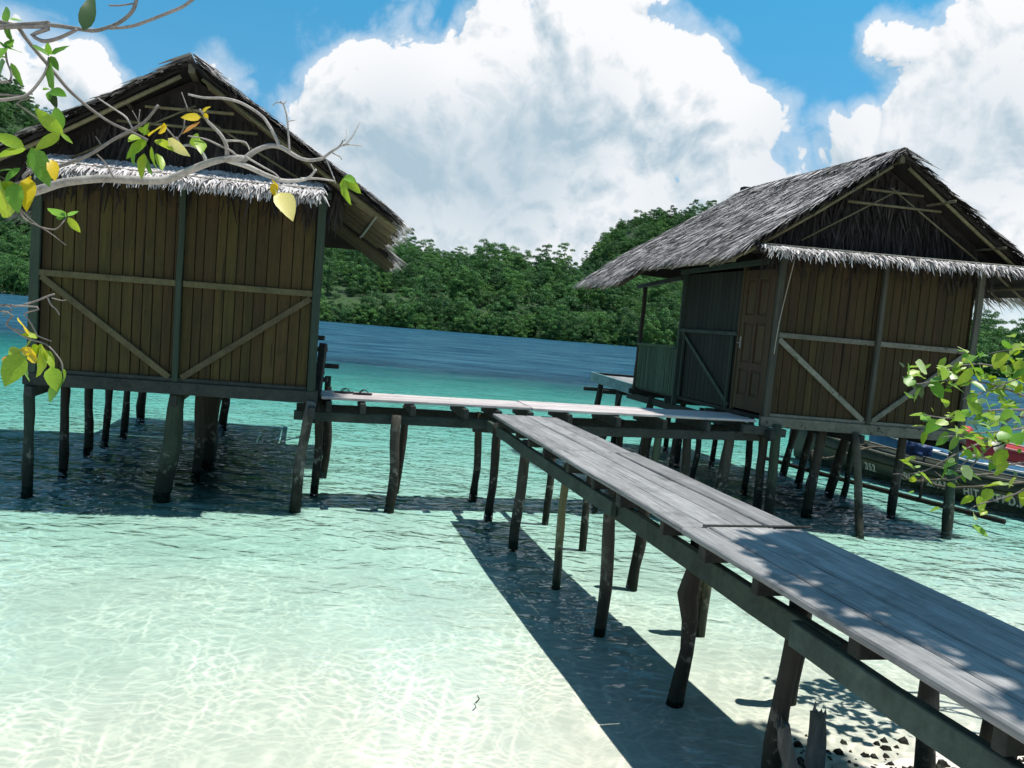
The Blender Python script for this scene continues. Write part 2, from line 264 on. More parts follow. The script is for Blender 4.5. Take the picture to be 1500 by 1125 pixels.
lane = fbm(nt, mpl.outputs[0], 0.45, 7, 0.75, 0.2, dim='2D'); nt.links.new(mixc(nt, rng(nt, lane, 0.36, 0.64), (0.008, 0.040, 0.078), (0.034, 0.108, 0.152)), df.inputs['Color'])  # light and dark of far ripples painted as streaks in the body colour
deep = rng(nt, yy, 20.0, 44.0, 0.0, 0.97, True)
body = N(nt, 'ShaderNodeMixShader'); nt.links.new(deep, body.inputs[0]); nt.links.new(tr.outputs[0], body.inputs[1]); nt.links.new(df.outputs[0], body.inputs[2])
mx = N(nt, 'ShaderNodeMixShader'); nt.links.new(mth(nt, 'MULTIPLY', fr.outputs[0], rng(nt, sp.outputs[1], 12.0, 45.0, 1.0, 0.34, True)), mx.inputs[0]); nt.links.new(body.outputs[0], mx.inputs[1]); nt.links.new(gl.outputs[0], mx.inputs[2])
nt.links.new(mx.outputs[0], out.inputs['Surface'])
va = N(nt, 'ShaderNodeVolumeAbsorption'); va.inputs['Color'].default_value = (0.05, 0.80, 0.80, 1); va.inputs['Density'].default_value = 1.05
nt.links.new(va.outputs[0], out.inputs['Volume'])

m, nt, out = new_mat('hill_soil'); ge = N(nt, 'ShaderNodeNewGeometry')
principled(nt, out, mixc(nt, rng(nt, fbm(nt, ge.outputs['Position'], 0.15, 5, 0.6), 0.3, 0.7), (0.012, 0.03, 0.012), (0.035, 0.07, 0.022)), 0.9)
m, nt, out = new_mat('beach_far'); principled(nt, out, (0.7, 0.68, 0.6), 0.9)

# ------------------------------------------------------------------ helpers
def tag(o, label=None, cat=None, group=None, kind=None):
    if label: o['label'] = label
    if cat: o['category'] = cat
    if group: o['group'] = group
    if kind: o['kind'] = kind
    return o
def thing(name, label, cat, loc=(0, 0, 0), group=None):
    o = bpy.data.objects.new(name, None); COL.objects.link(o); o.location = loc; o.empty_display_size = 0.2
    return tag(o, label, cat, group)
def rootloc(p):
    v = Vector((0, 0, 0))
    while p is not None: v += Vector(p.location); p = p.parent
    return v
def mesh_obj(name, verts, faces, mat, parent=None, smooth=False, bevel=0.0, fix=False):
    off = rootloc(parent) if parent else Vector((0, 0, 0))
    me = bpy.data.meshes.new(name)
    me.from_pydata([tuple(Vector(v) - off) for v in verts], [], faces)
    if bevel or fix:
        bm = bmesh.new(); bm.from_mesh(me)
        bmesh.ops.recalc_face_normals(bm, faces=bm.faces)
        if bevel: bmesh.ops.bevel(bm, geom=list(bm.edges), offset=bevel, segments=1, affect='EDGES', clamp_overlap=True)
        bm.to_mesh(me); bm.free()
    if smooth:
        for p in me.polygons: p.use_smooth = True
    for mm in (mat if isinstance(mat, (list, tuple)) else [mat]): me.materials.append(MAT[mm])
    o = bpy.data.objects.new(name, me); COL.objects.link(o)
    if parent: o.parent = parent
    return o
BOXF = [(0, 1, 3, 2), (4, 6, 7, 5), (0, 4, 5, 1), (2, 3, 7, 6), (0, 2, 6, 4), (1, 5, 7, 3)]
def boxM(name, M, a, b, z, mat, parent, bevel=0.006, jit=0.0):
    vs = []
    for A in a:
        for B in b:
            for Z in z: vs.append(M(A + random.uniform(-jit, jit), B + random.uniform(-jit, jit), Z + random.uniform(-jit, jit) * 0.5))
    return mesh_obj(name, vs, BOXF, mat, parent, bevel=bevel, fix=True)
def beam(name, p, q, w, h, mat, parent, up=(0, 0, 1), bevel=0.006, segs=1, rough=0.0):
    p, q = Vector(p), Vector(q); d = (q - p).normalized(); s = d.cross(Vector(up)).normalized(); n = s.cross(d)
    vs, fs = [], []
    for i in range(segs + 1):
        c = p.lerp(q, i / segs)
        if 0 < i < segs: c = c + s * random.gauss(0, rough) + n * random.gauss(0, rough)
        for sx, sy in ((-1, -1), (1, -1), (1, 1), (-1, 1)): vs.append(c + s * sx * w / 2 + n * sy * h / 2)
    for i in range(segs):
        k = i * 4
        for j in range(4): fs.append((k + j, k + (j + 1) % 4, k + 4 + (j + 1) % 4, k + 4 + j))
    fs.append((3, 2, 1, 0)); k = segs * 4; fs.append((k, k + 1, k + 2, k + 3))
    return mesh_obj(name, vs, fs, mat, parent, bevel=bevel, fix=True)
def tube_data(pts, radii, seg=8, wob=0.0, seed=0.0):
    pts = [Vector(p) for p in pts]; vs, fs = [], []
    ref = Vector((0.13, 0.97, 0.21))
    for i, p in enumerate(pts):
        d = (pts[min(i + 1, len(pts) - 1)] - pts[max(i - 1, 0)]).normalized()
        if abs(d.dot(ref)) > 0.9: ref = Vector((0.9, 0.1, 0.4))
        s = d.cross(ref).normalized(); n = s.cross(d)
        for j in range(seg):
            an = 2 * math.pi * j / seg; dv = s * math.cos(an) + n * math.sin(an)
            r = radii[i] * (1 + wob * noise.noise((p + dv * 0.3) * 6.0 + Vector((seed, seed * 2, 0))))
            vs.append(p + dv * r)
    for i in range(len(pts) - 1):
        for j in range(seg):
            a, b = i * seg + j, i * seg + (j + 1) % seg; fs.append((a, b, b + seg, a + seg))
    fs.append(tuple(range(seg))[::-1]); k = (len(pts) - 1) * seg; fs.append(tuple(range(k, k + seg)))
    return vs, fs
def pole(name, pts, radii, mat, parent, seg=8, wob=0.0, smooth=True):
    v, f = tube_data(pts, radii, seg, wob, random.uniform(0, 50)); return mesh_obj(name, v, f, mat, parent, smooth=smooth)
def resample(pts, n):
    P = [Vector(p) for p in pts]; out = []
    for i in range(len(P) - 1):
        p0, p1, p2, p3 = P[max(i - 1, 0)], P[i], P[i + 1], P[min(i + 2, len(P) - 1)]
        for k in range(n):
            t = k / n
            out.append(0.5 * ((2 * p1) + (p2 - p0) * t + (2 * p0 - 5 * p1 + 4 * p2 - p3) * t * t + (3 * p1 - p0 - 3 * p2 + p3) * t ** 3))
    out.append(P[-1]); return out
def stilt(name, base, top, r, mat, parent, crook=0.025, zb=-0.9, bulge=None, r_top=None):
    b, t = Vector(base), Vector(top); d = (t - b) / max(0.1, t.z - b.z); pts, rad = [], []; n = 11; ph = random.uniform(0, 9)
    for i in range(n):
        z = zb + (t.z - zb) * i / (n - 1); p = b + d * (z - b.z)
        k = math.sin(i / (n - 1) * math.pi)
        p = p + Vector((noise.noise((z * 1.1, ph, 0)), noise.noise((ph, z * 1.1, 3)), 0)) * crook * 2 * (0.3 + k)
        rr = 0.92 * r * (1.06 - 0.12 * i / (n - 1)) * (1 + 0.16 * noise.noise((z * 2.3, ph, 9)))
        if bulge and abs(z - bulge) < 0.18: rr *= 1.22; p = p + Vector((-0.03, 0, 0))
        pts.append(p); rad.append(rr)
    return pole(name, pts, rad, mat, parent, 10, 0.28)
E1 = Vector((math.cos(math.radians(15)), math.sin(math.radians(15)), 0)); E2 = Vector((-E1.y, E1.x, 0))
def MG(t, s, z): return E1 * t + E2 * s + Vector((0, 0, z))

# ------------------------------------------------------------------ terrain, sea
def sm(x, a, b): t = min(1, max(0, (x - a) / (b - a))); return t * t * (3 - 2 * t)
def far_shore(x): return 131 + 4 * math.sin(x * 0.035) - 3 * math.sin(x * 0.011 + 1) + max(0, -x - 50) * 0.02
def bed(x, y):
    ys = 3.45 + 0.42 * min(x, 4) if x > -4 else 3.45 - 1.68
    d = y - ys
    if d < 0: z = min(1.3, -d * 0.24)
    else: z = -0.17 * (1 - math.exp(-d / 3.6)) - 0.02 * sm(y, 14, 26)
    drop = sm(y + 0.10 * x + 1.5 * noise.noise((x * 0.08, y * 0.08, 0)), 36, 52)
    z -= 5.5 * drop
    z += 0.022 * noise.noise((x * 0.7, y * 0.7, 4)) * (1 if d > 0 else 1.6)
    fs = far_shore(x)
    if y > fs - 2: z = z + (0.5 - z) * sm(y, fs - 2, fs + 5)
    return z
def grid_mesh(name, xs, ys, fz, mat, kind='structure'):
    vs = [(x, y, fz(x, y)) for y in ys for x in xs]; nx = len(xs); fs = []
    for j in range(len(ys) - 1):
        for i in range(nx - 1): k = j * nx + i; fs.append((k, k + 1, k + nx + 1, k + nx))
    o = mesh_obj(name, vs, fs, mat, smooth=True); return tag(o, kind=kind)
xs = list(np.concatenate([np.linspace(-900, -40, 30)[:-1], np.linspace(-40, -12, 20)[:-1], np.linspace(-12, 14, 110)[:-1], np.linspace(14, 40, 20)[:-1], np.linspace(40, 900, 30)]))
ys = list(np.concatenate([np.linspace(-60, -2, 10)[:-1], np.linspace(-2, 16, 90)[:-1], np.linspace(16, 45, 60)[:-1], np.linspace(45, 160, 40)[:-1], np.linspace(160, 2200, 20)]))
def bed_far(x, y):
    if y > 60 and x > 150: return -6.0
    if y > 60 and x > 105: k = sm(x, 105, 150); return bed(x, y) * (1 - k) - 6.0 * k
    return bed(x, y)
tag(grid_mesh('sand_bed', xs, ys, bed_far, 'sand'), 'pale coral sand of the beach and shallow sea bed')
sea = mesh_obj('sea', [(-880, -1.5, 0), (880, -1.5, 0), (880, 2150, 0), (-880, 2150, 0), (-880, -1.5, -14), (880, -1.5, -14), (880, 2150, -14), (-880, 2150, -14)],
               [(0, 1, 2, 3), (7, 6, 5, 4), (0, 4, 5, 1), (1, 5, 6, 2), (2, 6, 7, 3), (3, 7, 4, 0)], 'sea_water')
tag(sea, 'clear turquoise sea turning blue towards the far shore', kind='structure')

def hill(x, y):
    fs = far_shore(x); d = y - fs
    if d < 2: return -3.0 + max(0, d) * 1.6
    g = lambda cx, cy, sx, sy, h: h * math.exp(-((x - cx) / sx) ** 2 - ((y - cy) / sy) ** 2)
    z = 0.2 + 3.2 * sm(d, 2, 16)
    z += g(-22, 190, 34, 40, 7.5) + g(12, 186, 22, 30, 7.5) + g(-60, 200, 40, 50, 7)
    z += 40 * math.exp(-((x - 66) / 44) ** 6 - ((y - 300) / 62) ** 2) + g(120, 300, 40, 60, 12)
    z += g(-165, 225, 42, 60, 45) + g(-200, 240, 60, 60, 20) + g(-110, 220, 30, 40, 4)
    z += 1.6 * noise.noise((x * 0.05, y * 0.05, 0)) * sm(d, 2, 20)
    z -= 8 * sm(x, 120, 165)
    return z
hx = list(np.linspace(-420, 175, 140)); hy = list(np.linspace(124, 420, 80))
tag(grid_mesh('hills', hx, hy, hill, 'hill_soil'), 'low hills behind the far shore')
def isl(x, y): return -4 + 26 * math.exp(-((x - 470) / 150) ** 2 - ((y - 640) / 60) ** 2) + 3 * noise.noise((x * 0.02, y * 0.02, 0))
tag(grid_mesh('far_island', list(np.linspace(250, 760, 60)), list(np.linspace(560, 720, 20)), isl, 'hill_soil'), 'distant low island beyond the right hut')
fb = [(x, far_shore(x) - 1.5 + k * 3.5, 0.05 + 0.35 * k) for k in (0, 1) for x in np.linspace(-130, -70, 14)]
tag(mesh_obj('far_beach', fb, [(i, i + 1, i + 15, i + 14) for i in range(13)], 'beach_far'), 'thin strip of white beach on the far left shore', kind='structure')

# forest: crowns of leaf-sized faces, instanced over the hills as one mass
crowns = bpy.data.collections.new('forest_crowns')
def leaf_cloud(lobes, n, size, up_bias=0.3):
    vs, fs = [], []
    wts = np.array([l[3] ** 2 for l in lobes]); wts = wts / wts.sum()
    for _ in range(n):
        cx, cy, cz, r, fl = lobes[np.random.choice(len(lobes), p=wts)]
        d = np.random.normal(size=3); d /= np.linalg.norm(d)
        if d[2] < -0.4: d[2] *= -0.5
        rr = r * (0.62 + 0.42 * random.random()); p = Vector((cx + d[0] * rr, cy + d[1] * rr, cz + d[2] * rr * fl))
        nrm = (Vector(d) + Vector(np.random.normal(size=3)) * 0.7 + Vector((0, 0, up_bias))).normalized()
        a = nrm.orthogonal().normalized(); a = Matrix.Rotation(random.uniform(0, 6.28), 3, nrm) @ a; b = nrm.cross(a)
        s = size * random.uniform(0.6, 1.4); k = len(vs)
        vs += [p - a * s, p + b * s * 0.5, p + a * s, p - b * s * 0.5]; fs.append((k, k + 1, k + 2, k + 3))
    return vs, fs
for ci in range(9):
    lobes = []
    hgt, wid = [(6.5, 3.0), (8, 3.2), (5.5, 3.4), (9.5, 3.6), (7, 2.6), (6, 3.8), (10.5, 3.0), (4.2, 2.4), (8.5, 4.0)][ci]
    for _ in range(34):
        an = random.uniform(0, 6.28); rr = wid * math.sqrt(random.random()) * 0.9
        lobes.append((math.cos(an) * rr, math.sin(an) * rr, hgt * random.uniform(0.12, 0.92) - rr * 0.25, random.uniform(0.15, 0.30) * wid, 0.8))
    v, f = leaf_cloud(lobes, 6000, 0.125)
    tv, tf = tube_data([(0, 0, -1.5), (0.1, 0.1, hgt * 0.35), (0.2, -0.1, hgt * 0.7)], [0.22, 0.16, 0.06], 5)
    k = len(v); v += tv; f += [tuple(q + k for q in ff) for ff in tf]
    me = bpy.data.meshes.new('crown'); me.from_pydata([tuple(q) for q in v], [], f)
    me.materials.append(MAT['forest_leaf']); crowns.objects.link(bpy.data.objects.new('crown', me))
def scatter(name, pts, label, smin, smax):
    me = bpy.data.meshes.new(name); me.from_pydata(pts, [], []); o = bpy.data.objects.new(name, me); COL.objects.link(o)
    ng = bpy.data.node_groups.new('scatter_' + name, 'GeometryNodeTree')
    ng.interface.new_socket('Geometry', in_out='INPUT', socket_type='NodeSocketGeometry'); ng.interface.new_socket('Geometry', in_out='OUTPUT', socket_type='NodeSocketGeometry')
    a = ng.nodes.new('NodeGroupInput'); b = ng.nodes.new('NodeGroupOutput'); ip = ng.nodes.new('GeometryNodeInstanceOnPoints')
    ci = ng.nodes.new('GeometryNodeCollectionInfo'); ci.inputs['Collection'].default_value = crowns; ci.inputs['Separate Children'].default_value = True; ci.inputs['Reset Children'].default_value = True
    rr = ng.nodes.new('FunctionNodeRandomValue'); rr.data_type = 'FLOAT_VECTOR'; rr.inputs[0].default_value = (-0.08, -0.08, 0); rr.inputs[1].default_value = (0.08, 0.08, 6.28)
    at = me.attributes.new('sc', 'FLOAT', 'POINT')
    for i_ in range(len(pts)): at.data[i_].value = smin + (smax - smin) * random.random() ** 2.2
    rs = ng.nodes.new('GeometryNodeInputNamedAttribute'); rs.data_type = 'FLOAT'; rs.inputs[0].default_value = 'sc'
    ng.links.new(a.outputs[0], ip.inputs['Points']); ng.links.new(ci.outputs[0], ip.inputs['Instance']); ip.inputs['Pick Instance'].default_value = True
    ng.links.new(rr.outputs[0], ip.inputs['Rotation']); ng.links.new(rs.outputs[0], ip.inputs['Scale']); ng.links.new(ip.outputs[0], b.inputs[0])
    o.modifiers.new('scatter', 'NODES').node_group = ng
    return tag(o, label, 'forest', kind='stuff')
pts = []
def try_pt(x, y, dz=-0.6): pts.append((x, y, max(hill(x, y), 0.3) + dz))
for x in np.arange(-150, 150, 1.35):
    for k in range(3): xx = x + random.uniform(-1, 1); try_pt(xx, far_shore(xx) - 1.2 + k * 2.6 + random.uniform(-0.8, 0.8), -0.9 - (0.9 if k == 0 else 0))
while len(pts) < 12500:
    x = random.uniform(-260, 150); y = random.uniform(136, 345)
    if x < -35 and y < 150 and random.random() < .5: continue
    if abs(x) > 0.72 * y + 12 and not (x < 0 and x > -0.95 * y): continue
    if y > far_shore(x) + 6: try_pt(x, y)
scatter('forest', pts, 'dense green mangrove wood covering the far shore and hills', 0.34, 1.0)
pts2 = []
while len(pts2) < 500:
    x = random.uniform(270, 740); y = random.uniform(570, 700)
    if isl(x, y) > 0.5: pts2.append((x, y, isl(x, y) - 0.5))
scatter('island_forest', pts2, 'dark tree line of the distant island', 1.0, 2.0)

# ------------------------------------------------------------------ thatch
def strips(S, count, lw, ln, fan, lift, hang=0.0):
    """S() -> (point, down, along, normal) for each strip root"""
    vs, fs = [], []
    for _ in range(count):
        r = S()
        if r is None: continue
        p, d, e, n = r
        L = ln * random.uniform(0.55, 1.35); w = lw * random.uniform(0.6, 1.4)
        d2 = (d + e * random.gauss(0, fan) + n * abs(random.gauss(lift, lift * 0.7))).normalized()
        sd = d2.cross(n).normalized(); sd = (sd + n * random.uniform(-0.5, 0.5)).normalized()
        g = Vector((0, 0, -hang * random.random() * L))
        p1 = p + d2 * L * 0.5; p2 = p + d2 * L + g; k = len(vs)
        vs += [p - sd * w / 2, p + sd * w / 2, p1 - sd * w / 2, p1 + sd * w / 2, p2 - sd * w * 0.12, p2 + sd * w * 0.12]
        fs += [(k, k + 1, k + 3, k + 2), (k + 2, k + 3, k + 5, k + 4)]
    return vs, fs

def make_hut(name, label, C, U, V, W, floor, A0, Z0, mP, mQ, stilts, wall_mat, post_mat, rail_mat, beam_mat, skirt_a, eaveP, eaveQ, mid_a, porch, loc, skz):
    C = Vector((C[0], C[1], 0)); U = Vector((U[0], U[1], 0)).normalized(); V = Vector((V[0], V[1], 0)).normalized(); Zv = Vector((0, 0, 1))
    M = lambda a, b, z: C + U * a + V * b + Zv * z
    root = thing(name, label, 'hut', loc, 'stilt huts over the water')
    TOP = 3.74
    for (base, top, r, mt, kw) in stilts: stilt('stilt', base, top, r, mt, root, **kw)
    # floor and frame
    boxM('floor', M, (0.02, W - 0.02), (0.02, 4.7), (floor - 0.06, floor - 0.005), 'beam_dark', root, 0)
    beam('floor_beam', M(-0.08, -0.03, floor - 0.065), M(W + 0.08, -0.03, floor - 0.065), 0.09, 0.15, beam_mat, root)
    beam('floor_beam', M(-0.02, -0.30, floor - 0.23), M(0.03, 4.9, floor - 0.23), 0.09, 0.13, 'beam_dark', root)
    beam('floor_beam', M(W, -0.12, floor - 0.22), M(W, 4.9, floor - 0.22), 0.08, 0.13, 'beam_dark', root)
    beam('floor_beam', M(W * .5, -0.05, floor - 0.22), M(W * .5, 4.9, floor - 0.22), 0.08, 0.13, 'beam_dark', root)
    for b in (1.5, 3.0, 4.6): beam('floor_joist', M(-0.1, b, floor - 0.12), M(W + 0.1, b, floor - 0.12), 0.08, 0.1, 'beam_dark', root)
    # front wall of upright planks
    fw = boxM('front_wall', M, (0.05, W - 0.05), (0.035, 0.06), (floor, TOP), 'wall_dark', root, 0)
    a = 0.06
    while a < W - 0.08:
        w = min(random.uniform(0.105, 0.15), W - 0.06 - a)
        db = random.uniform(-0.004, 0.004)
        boxM('plank', M, (a + 0.004, a + w - 0.005), (0.0 + db, 0.022 + db), (floor + 0.012, TOP - 0.02 + random.uniform(-.01, .01)), wall_mat, fw, 0.004, 0.002)
        a += w
    for pa, ww in ((0.0, 0.10), (mid_a, 0.07), (W, 0.10)):
        lean = random.uniform(-0.02, 0.02)
        beam('post', M(pa, -0.035, floor - 0.14 if ww > .08 else floor + 0.01), M(pa + lean, -0.035, TOP + 0.03), ww, 0.06, post_mat, root, up=tuple(V), segs=4, rough=0.004)
    zr = 2.575
    beam('wall_rail', M(0.05, -0.03, zr + 0.01), M(mid_a - 0.04, -0.03, zr), 0.045, 0.075, rail_mat, root)
    beam('wall_rail', M(mid_a + 0.04, -0.03, zr), M(W - 0.05, -0.03, zr - 0.01), 0.045, 0.075, rail_mat, root)
    beam('brace', M(0.07, -0.025, zr - 0.05), M(mid_a - 0.07, -0.025, floor + 0.06), 0.04, 0.075, rail_mat, root)
    beam('brace', M(W - 0.07, -0.025, zr - 0.05), M(mid_a + 0.07, -0.025, floor + 0.06), 0.04, 0.075, rail_mat, root)
    beam('wall_sill', M(0.05, -0.02, floor + 0.035), M(W - 0.05, -0.02, floor + 0.035), 0.04, 0.05, rail_mat if beam_mat == 'beam_pale' else 'beam_dark', root)
    beam('wall_plate', M(-0.1, -0.02, TOP + 0.05), M(W + 0.1, -0.02, TOP + 0.05), 0.07, 0.08, 'beam_green', root)
    # porch side wall
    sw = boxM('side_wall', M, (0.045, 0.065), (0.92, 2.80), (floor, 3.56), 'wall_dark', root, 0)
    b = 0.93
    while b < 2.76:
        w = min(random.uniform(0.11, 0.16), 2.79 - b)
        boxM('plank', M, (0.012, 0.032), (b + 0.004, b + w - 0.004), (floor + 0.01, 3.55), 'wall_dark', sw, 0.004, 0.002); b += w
    beam('wall_rail', M(-0.02, 0.95, zr - .02), M(-0.02, 2.78, zr - .02), 0.04, 0.06, 'beam_green', root)
    beam('brace', M(-0.015, 2.72, zr - 0.06), M(-0.015, 1.0, floor + 0.05), 0.03, 0.06, 'beam_green', root)
    beam('wall_stud', M(-0.02, 1.06, floor), M(-0.02, 1.06, zr - .06), 0.07, 0.04, 'post_green', root, up=tuple(U))
    beam('wall_stud', M(-0.02, 2.64, floor), M(-0.02, 2.64, zr - .06), 0.07, 0.04, 'post_green', root, up=tuple(U))
    beam('post', M(0.0, 2.84, floor - 0.2), M(0.0, 2.84, 3.62), 0.08, 0.08, 'post_green', root, up=tuple(U))
    beam('wall_plate', M(-0.03, -0.02, 3.665), M(-0.03, 2.95, 3.60), 0.06, 0.085, 'beam_green', root)
    beam('porch_plate', M(0.0, 2.95, 3.50), M(0.0, 4.85, 3.38), 0.06, 0.08, 'beam_dark', root)
    # door: stiles, rails and six sunk panels
    dr = thing('door', None, None); dr.parent = root; dr.location = (0, 0, 0)
    bpy.data.objects.remove(dr)
    dr = boxM('door', M, (0.022, 0.04), (0.13, 0.90), (floor + 0.03, 3.55), 'door_wood', root, 0)
    for b0, b1 in ((0.135, 0.225), (0.475, 0.555), (0.81, 0.895)): boxM('stile', M, (0.0, 0.022), (b0, b1), (floor + 0.035, 3.545), 'door_wood', dr, 0.004)
    zs = [floor + 0.035, floor + 0.26, 2.02, 2.13, 2.74, 2.86, 3.40, 3.545]
    for k in range(0, 8, 2):
        for b0, b1 in ((0.227, 0.473), (0.557, 0.808)): boxM('door_rail', M, (0.002, 0.022), (b0, b1), (zs[k], zs[k + 1]), 'door_wood', dr, 0.004)
    for k in (1, 3, 5):
        for b0, b1 in ((0.227, 0.473), (0.557, 0.808)): boxM('panel', M, (0.010, 0.022), (b0 + 0.03, b1 - 0.03), (zs[k] + 0.03, zs[k + 1] - 0.03), 'door_wood', dr, 0.006)
    h1 = pole('handle', [M(-0.01, 0.85, 2.42), M(-0.05, 0.85, 2.42), M(-0.055, 0.78, 2.42)], [0.009, 0.009, 0.007], 'metal_grey', dr, 6)
    boxM('handle_plate', M, (-0.006, 0.0), (0.83, 0.87), (2.34, 2.52), 'metal_grey', dr, 0.001)
    for b0, b1 in ((0.06, 0.125), (0.905, 0.955)): boxM('door_frame', M, (-0.01, 0.05), (b0, b1), (floor, 3.60), 'door_wood', root, 0.004)
    # porch
    rl = beam('porch_railing', M(-0.02, 2.9, 2.24), M(-0.02, 4.56, 2.22), 0.05, 0.05, 'slat_green', root)
    n = 17
    for i in range(n):
        b0 = 2.92 + i * (1.60 / n)
        boxM('slat', M, (-0.012 + random.uniform(-.004, .004), 0.006), (b0 + 0.006, b0 + 1.60 / n - 0.010), (floor - 0.02, 2.21), 'slat_green', rl, 0.003, 0.002)
    stilt('porch_post', M(-0.0, 4.55, floor), M(0.02, 4.55, 3.44), 0.048, 'bark', root, zb=floor - 0.1, crook=0.01)
    stilt('porch_post', M(W, 4.55, floor), M(W, 4.55, 3.6), 0.048, 'bark', root, zb=floor - 0.1, crook=0.01)
    for i in range(8): boxM('porch_plank', M, (0.03 + i * (W - .06) / 8, 0.02 + (i + 1) * (W - .06) / 8), (4.72, 6.85), (floor - 0.02, floor + 0.02), 'deck_long', root, 0.004, 0.004)
    beam('porch_fascia', M(-0.02, 4.62, floor - 0.09), M(-0.02, 6.95, floor - 0.03), 0.04, 0.22, 'fascia_blue', root)
    beam('porch_fascia', M(-0.02, 6.92, floor - 0.03), M(W, 6.92, floor - 0.03), 0.04, 0.2, 'beam_dark', root)
    beam('porch_beam', M(-0.25, 5.6, floor - 0.26), M(W, 5.6, floor - 0.26), 0.07, 0.08, 'beam_dark', root); beam('porch_beam', M(-0.3, 6.6, floor - 0.3), M(W, 6.6, floor - 0.3), 0.07, 0.08, 'beam_dark', root)
    beam('porch_brace', M(0, 5.2, floor - 0.25), M(0, 6.1, -0.3), 0.05, 0.07, 'beam_dark', root)
    # other walls
    boxM('far_side_wall', M, (W - 0.03, W + 0.0), (0.03, 2.95), (floor, TOP), wall_mat, root, 0); boxM('back_wall', M, (0.07, W - 0.04), (2.90, 2.94), (floor, TOP), wall_mat, root, 0)
    # ---- roof
    roof = beam('roof', M(A0, -0.30, Z0 - 0.09), M(A0, 3.72, Z0 - 0.06), 0.08, 0.10, 'bamboo_dark', root)
    nP = (U * (-mP) + Zv).normalized(); nQ = (U * mQ + Zv).normalized()
    dP = (-U - Zv * mP).normalized(); dQ = (U - Zv * mQ).normalized()
    qP, qX, qQ = A0 + eaveP, A0 + porch, (W - A0) + eaveQ
    bmax = lambda q: 3.72 + 1.22 * q / (A0 + 1.46)
    def surf(side, b, q, dz=0.0):
        return M(A0 - q, b, Z0 - mP * q + dz) if side == 0 else M(A0 + q, b, Z0 - mQ * q + dz)
    def slab(nm, side, q0, q1, b0, b1f, dz, mat):
        nb, nq = 8, 6; vs, fs = [], []
        for lay in (0.0, -0.05):
            for i in range(nq + 1):
                q = q0 + (q1 - q0) * i / nq
                for j in range(nb + 1):
                    bb = b0 + (b1f(q) - b0) * j / nb
                    vs.append(surf(side, bb, q, dz + lay + 0.02 * noise.noise((bb * 1.3, q * 1.3, side * 7.0)) - 0.04 * math.sin(math.pi * i / nq) * 0.6))
        k = (nb + 1) * (nq + 1); R = nb + 1
        for i in range(nq):
            for j in range(nb):
                a0 = i * R + j; fs.append((a0, a0 + 1, a0 + R + 1, a0 + R)); fs.append((k + a0, k + a0 + R, k + a0 + R + 1, k + a0 + 1))
        for j in range(nb): fs.append((j, k + j, k + j + 1, j + 1)); q = nq * R + j; fs.append((q, q + 1, k + q + 1, k + q))
        for i in range(nq): q = i * R; fs.append((q, q + R, k + q + R, k + q)); q += nb; fs.append((q, k + q, k + q + R, q + R))
        return mesh_obj(nm, vs, fs, mat, roof, fix=True)
    slab('roof_slope', 0, 0.0, qP - 0.06, -0.30, bmax, 0.0, 'thatch_shaded')
    slab('roof_slope', 1, 0.0, qQ - 0.06, -0.30, lambda q: 3.72 + 0.8 * q / qQ, 0.0, 'thatch_shaded')
    slab('porch_roof', 0, A0 - 0.35, qX - 0.08, 2.72, bmax, -0.075, 'thatch_shaded')
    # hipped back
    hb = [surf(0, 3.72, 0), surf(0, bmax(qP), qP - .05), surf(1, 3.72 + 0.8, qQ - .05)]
    hb2 = [p - Zv * 0.06 for p in hb]; mesh_obj('roof_hip', hb + hb2, [(0, 1, 2), (5, 4, 3), (0, 3, 4, 1), (1, 4, 5, 2), (2, 5, 3, 0)], 'thatch_shaded', roof, fix=True)
    def course(side, q0, q1, b0, b1f, step, dens, ln, lw, mat, dz=0.0, fan=0.22, lift=0.06, nm='thatch'):
        vs, fs = [], []; q = q0
        d, n = (dP, nP) if side == 0 else (dQ, nQ)
        while q < q1:
            bb1 = b1f(q); L = bb1 - b0
            def S():
                bb = b0 + random.uniform(-0.03, L + 0.03); qq = q + random.uniform(-0.04, 0.04)
                return surf(side, bb, max(0, qq), dz) + n * random.uniform(0.008, 0.045), d, V, n
            v, f = strips(S, int(L * dens), lw, ln, fan, lift, 0.12)
            k = len(vs); vs += v; fs += [tuple(x + k for x in ff) for ff in f]; q += step
        o = mesh_obj(nm, vs, fs, mat, roof); o['kind'] = 'stuff'; return o
    course(0, 0.0, qP - 0.20, -0.33, bmax, 0.065, 150, 0.30, 0.0155, 'thatch', fan=0.30)
    course(0, A0 - 0.1, qX - 0.22, 2.68, bmax, 0.065, 150, 0.30, 0.0155, 'thatch', -0.06, 0.30)
    course(1, 0.0, qQ - 0.20, -0.33, lambda q: 3.72 + 0.8 * q / qQ, 0.10, 50, 0.36, 0.030, 'thatch')
    # eave fringes, ragged
    course(0, qP - 0.28, qP - 0.08, -0.33, lambda q: 2.9, 0.05, 130, 0.27, 0.014, 'thatch', -0.02, 0.3, 0.02, 'eave_fringe')
    course(0, qX - 0.30, qX - 0.10, 2.68, bmax, 0.045, 150, 0.30, 0.014, 'thatch', -0.08, 0.3, 0.02, 'eave_fringe')
    course(1, qQ - 0.26, qQ - 0.08, -0.33, lambda q: 4.4, 0.08, 80, 0.38, 0.02, 'thatch', -0.02, 0.3, 0.02, 'eave_fringe')
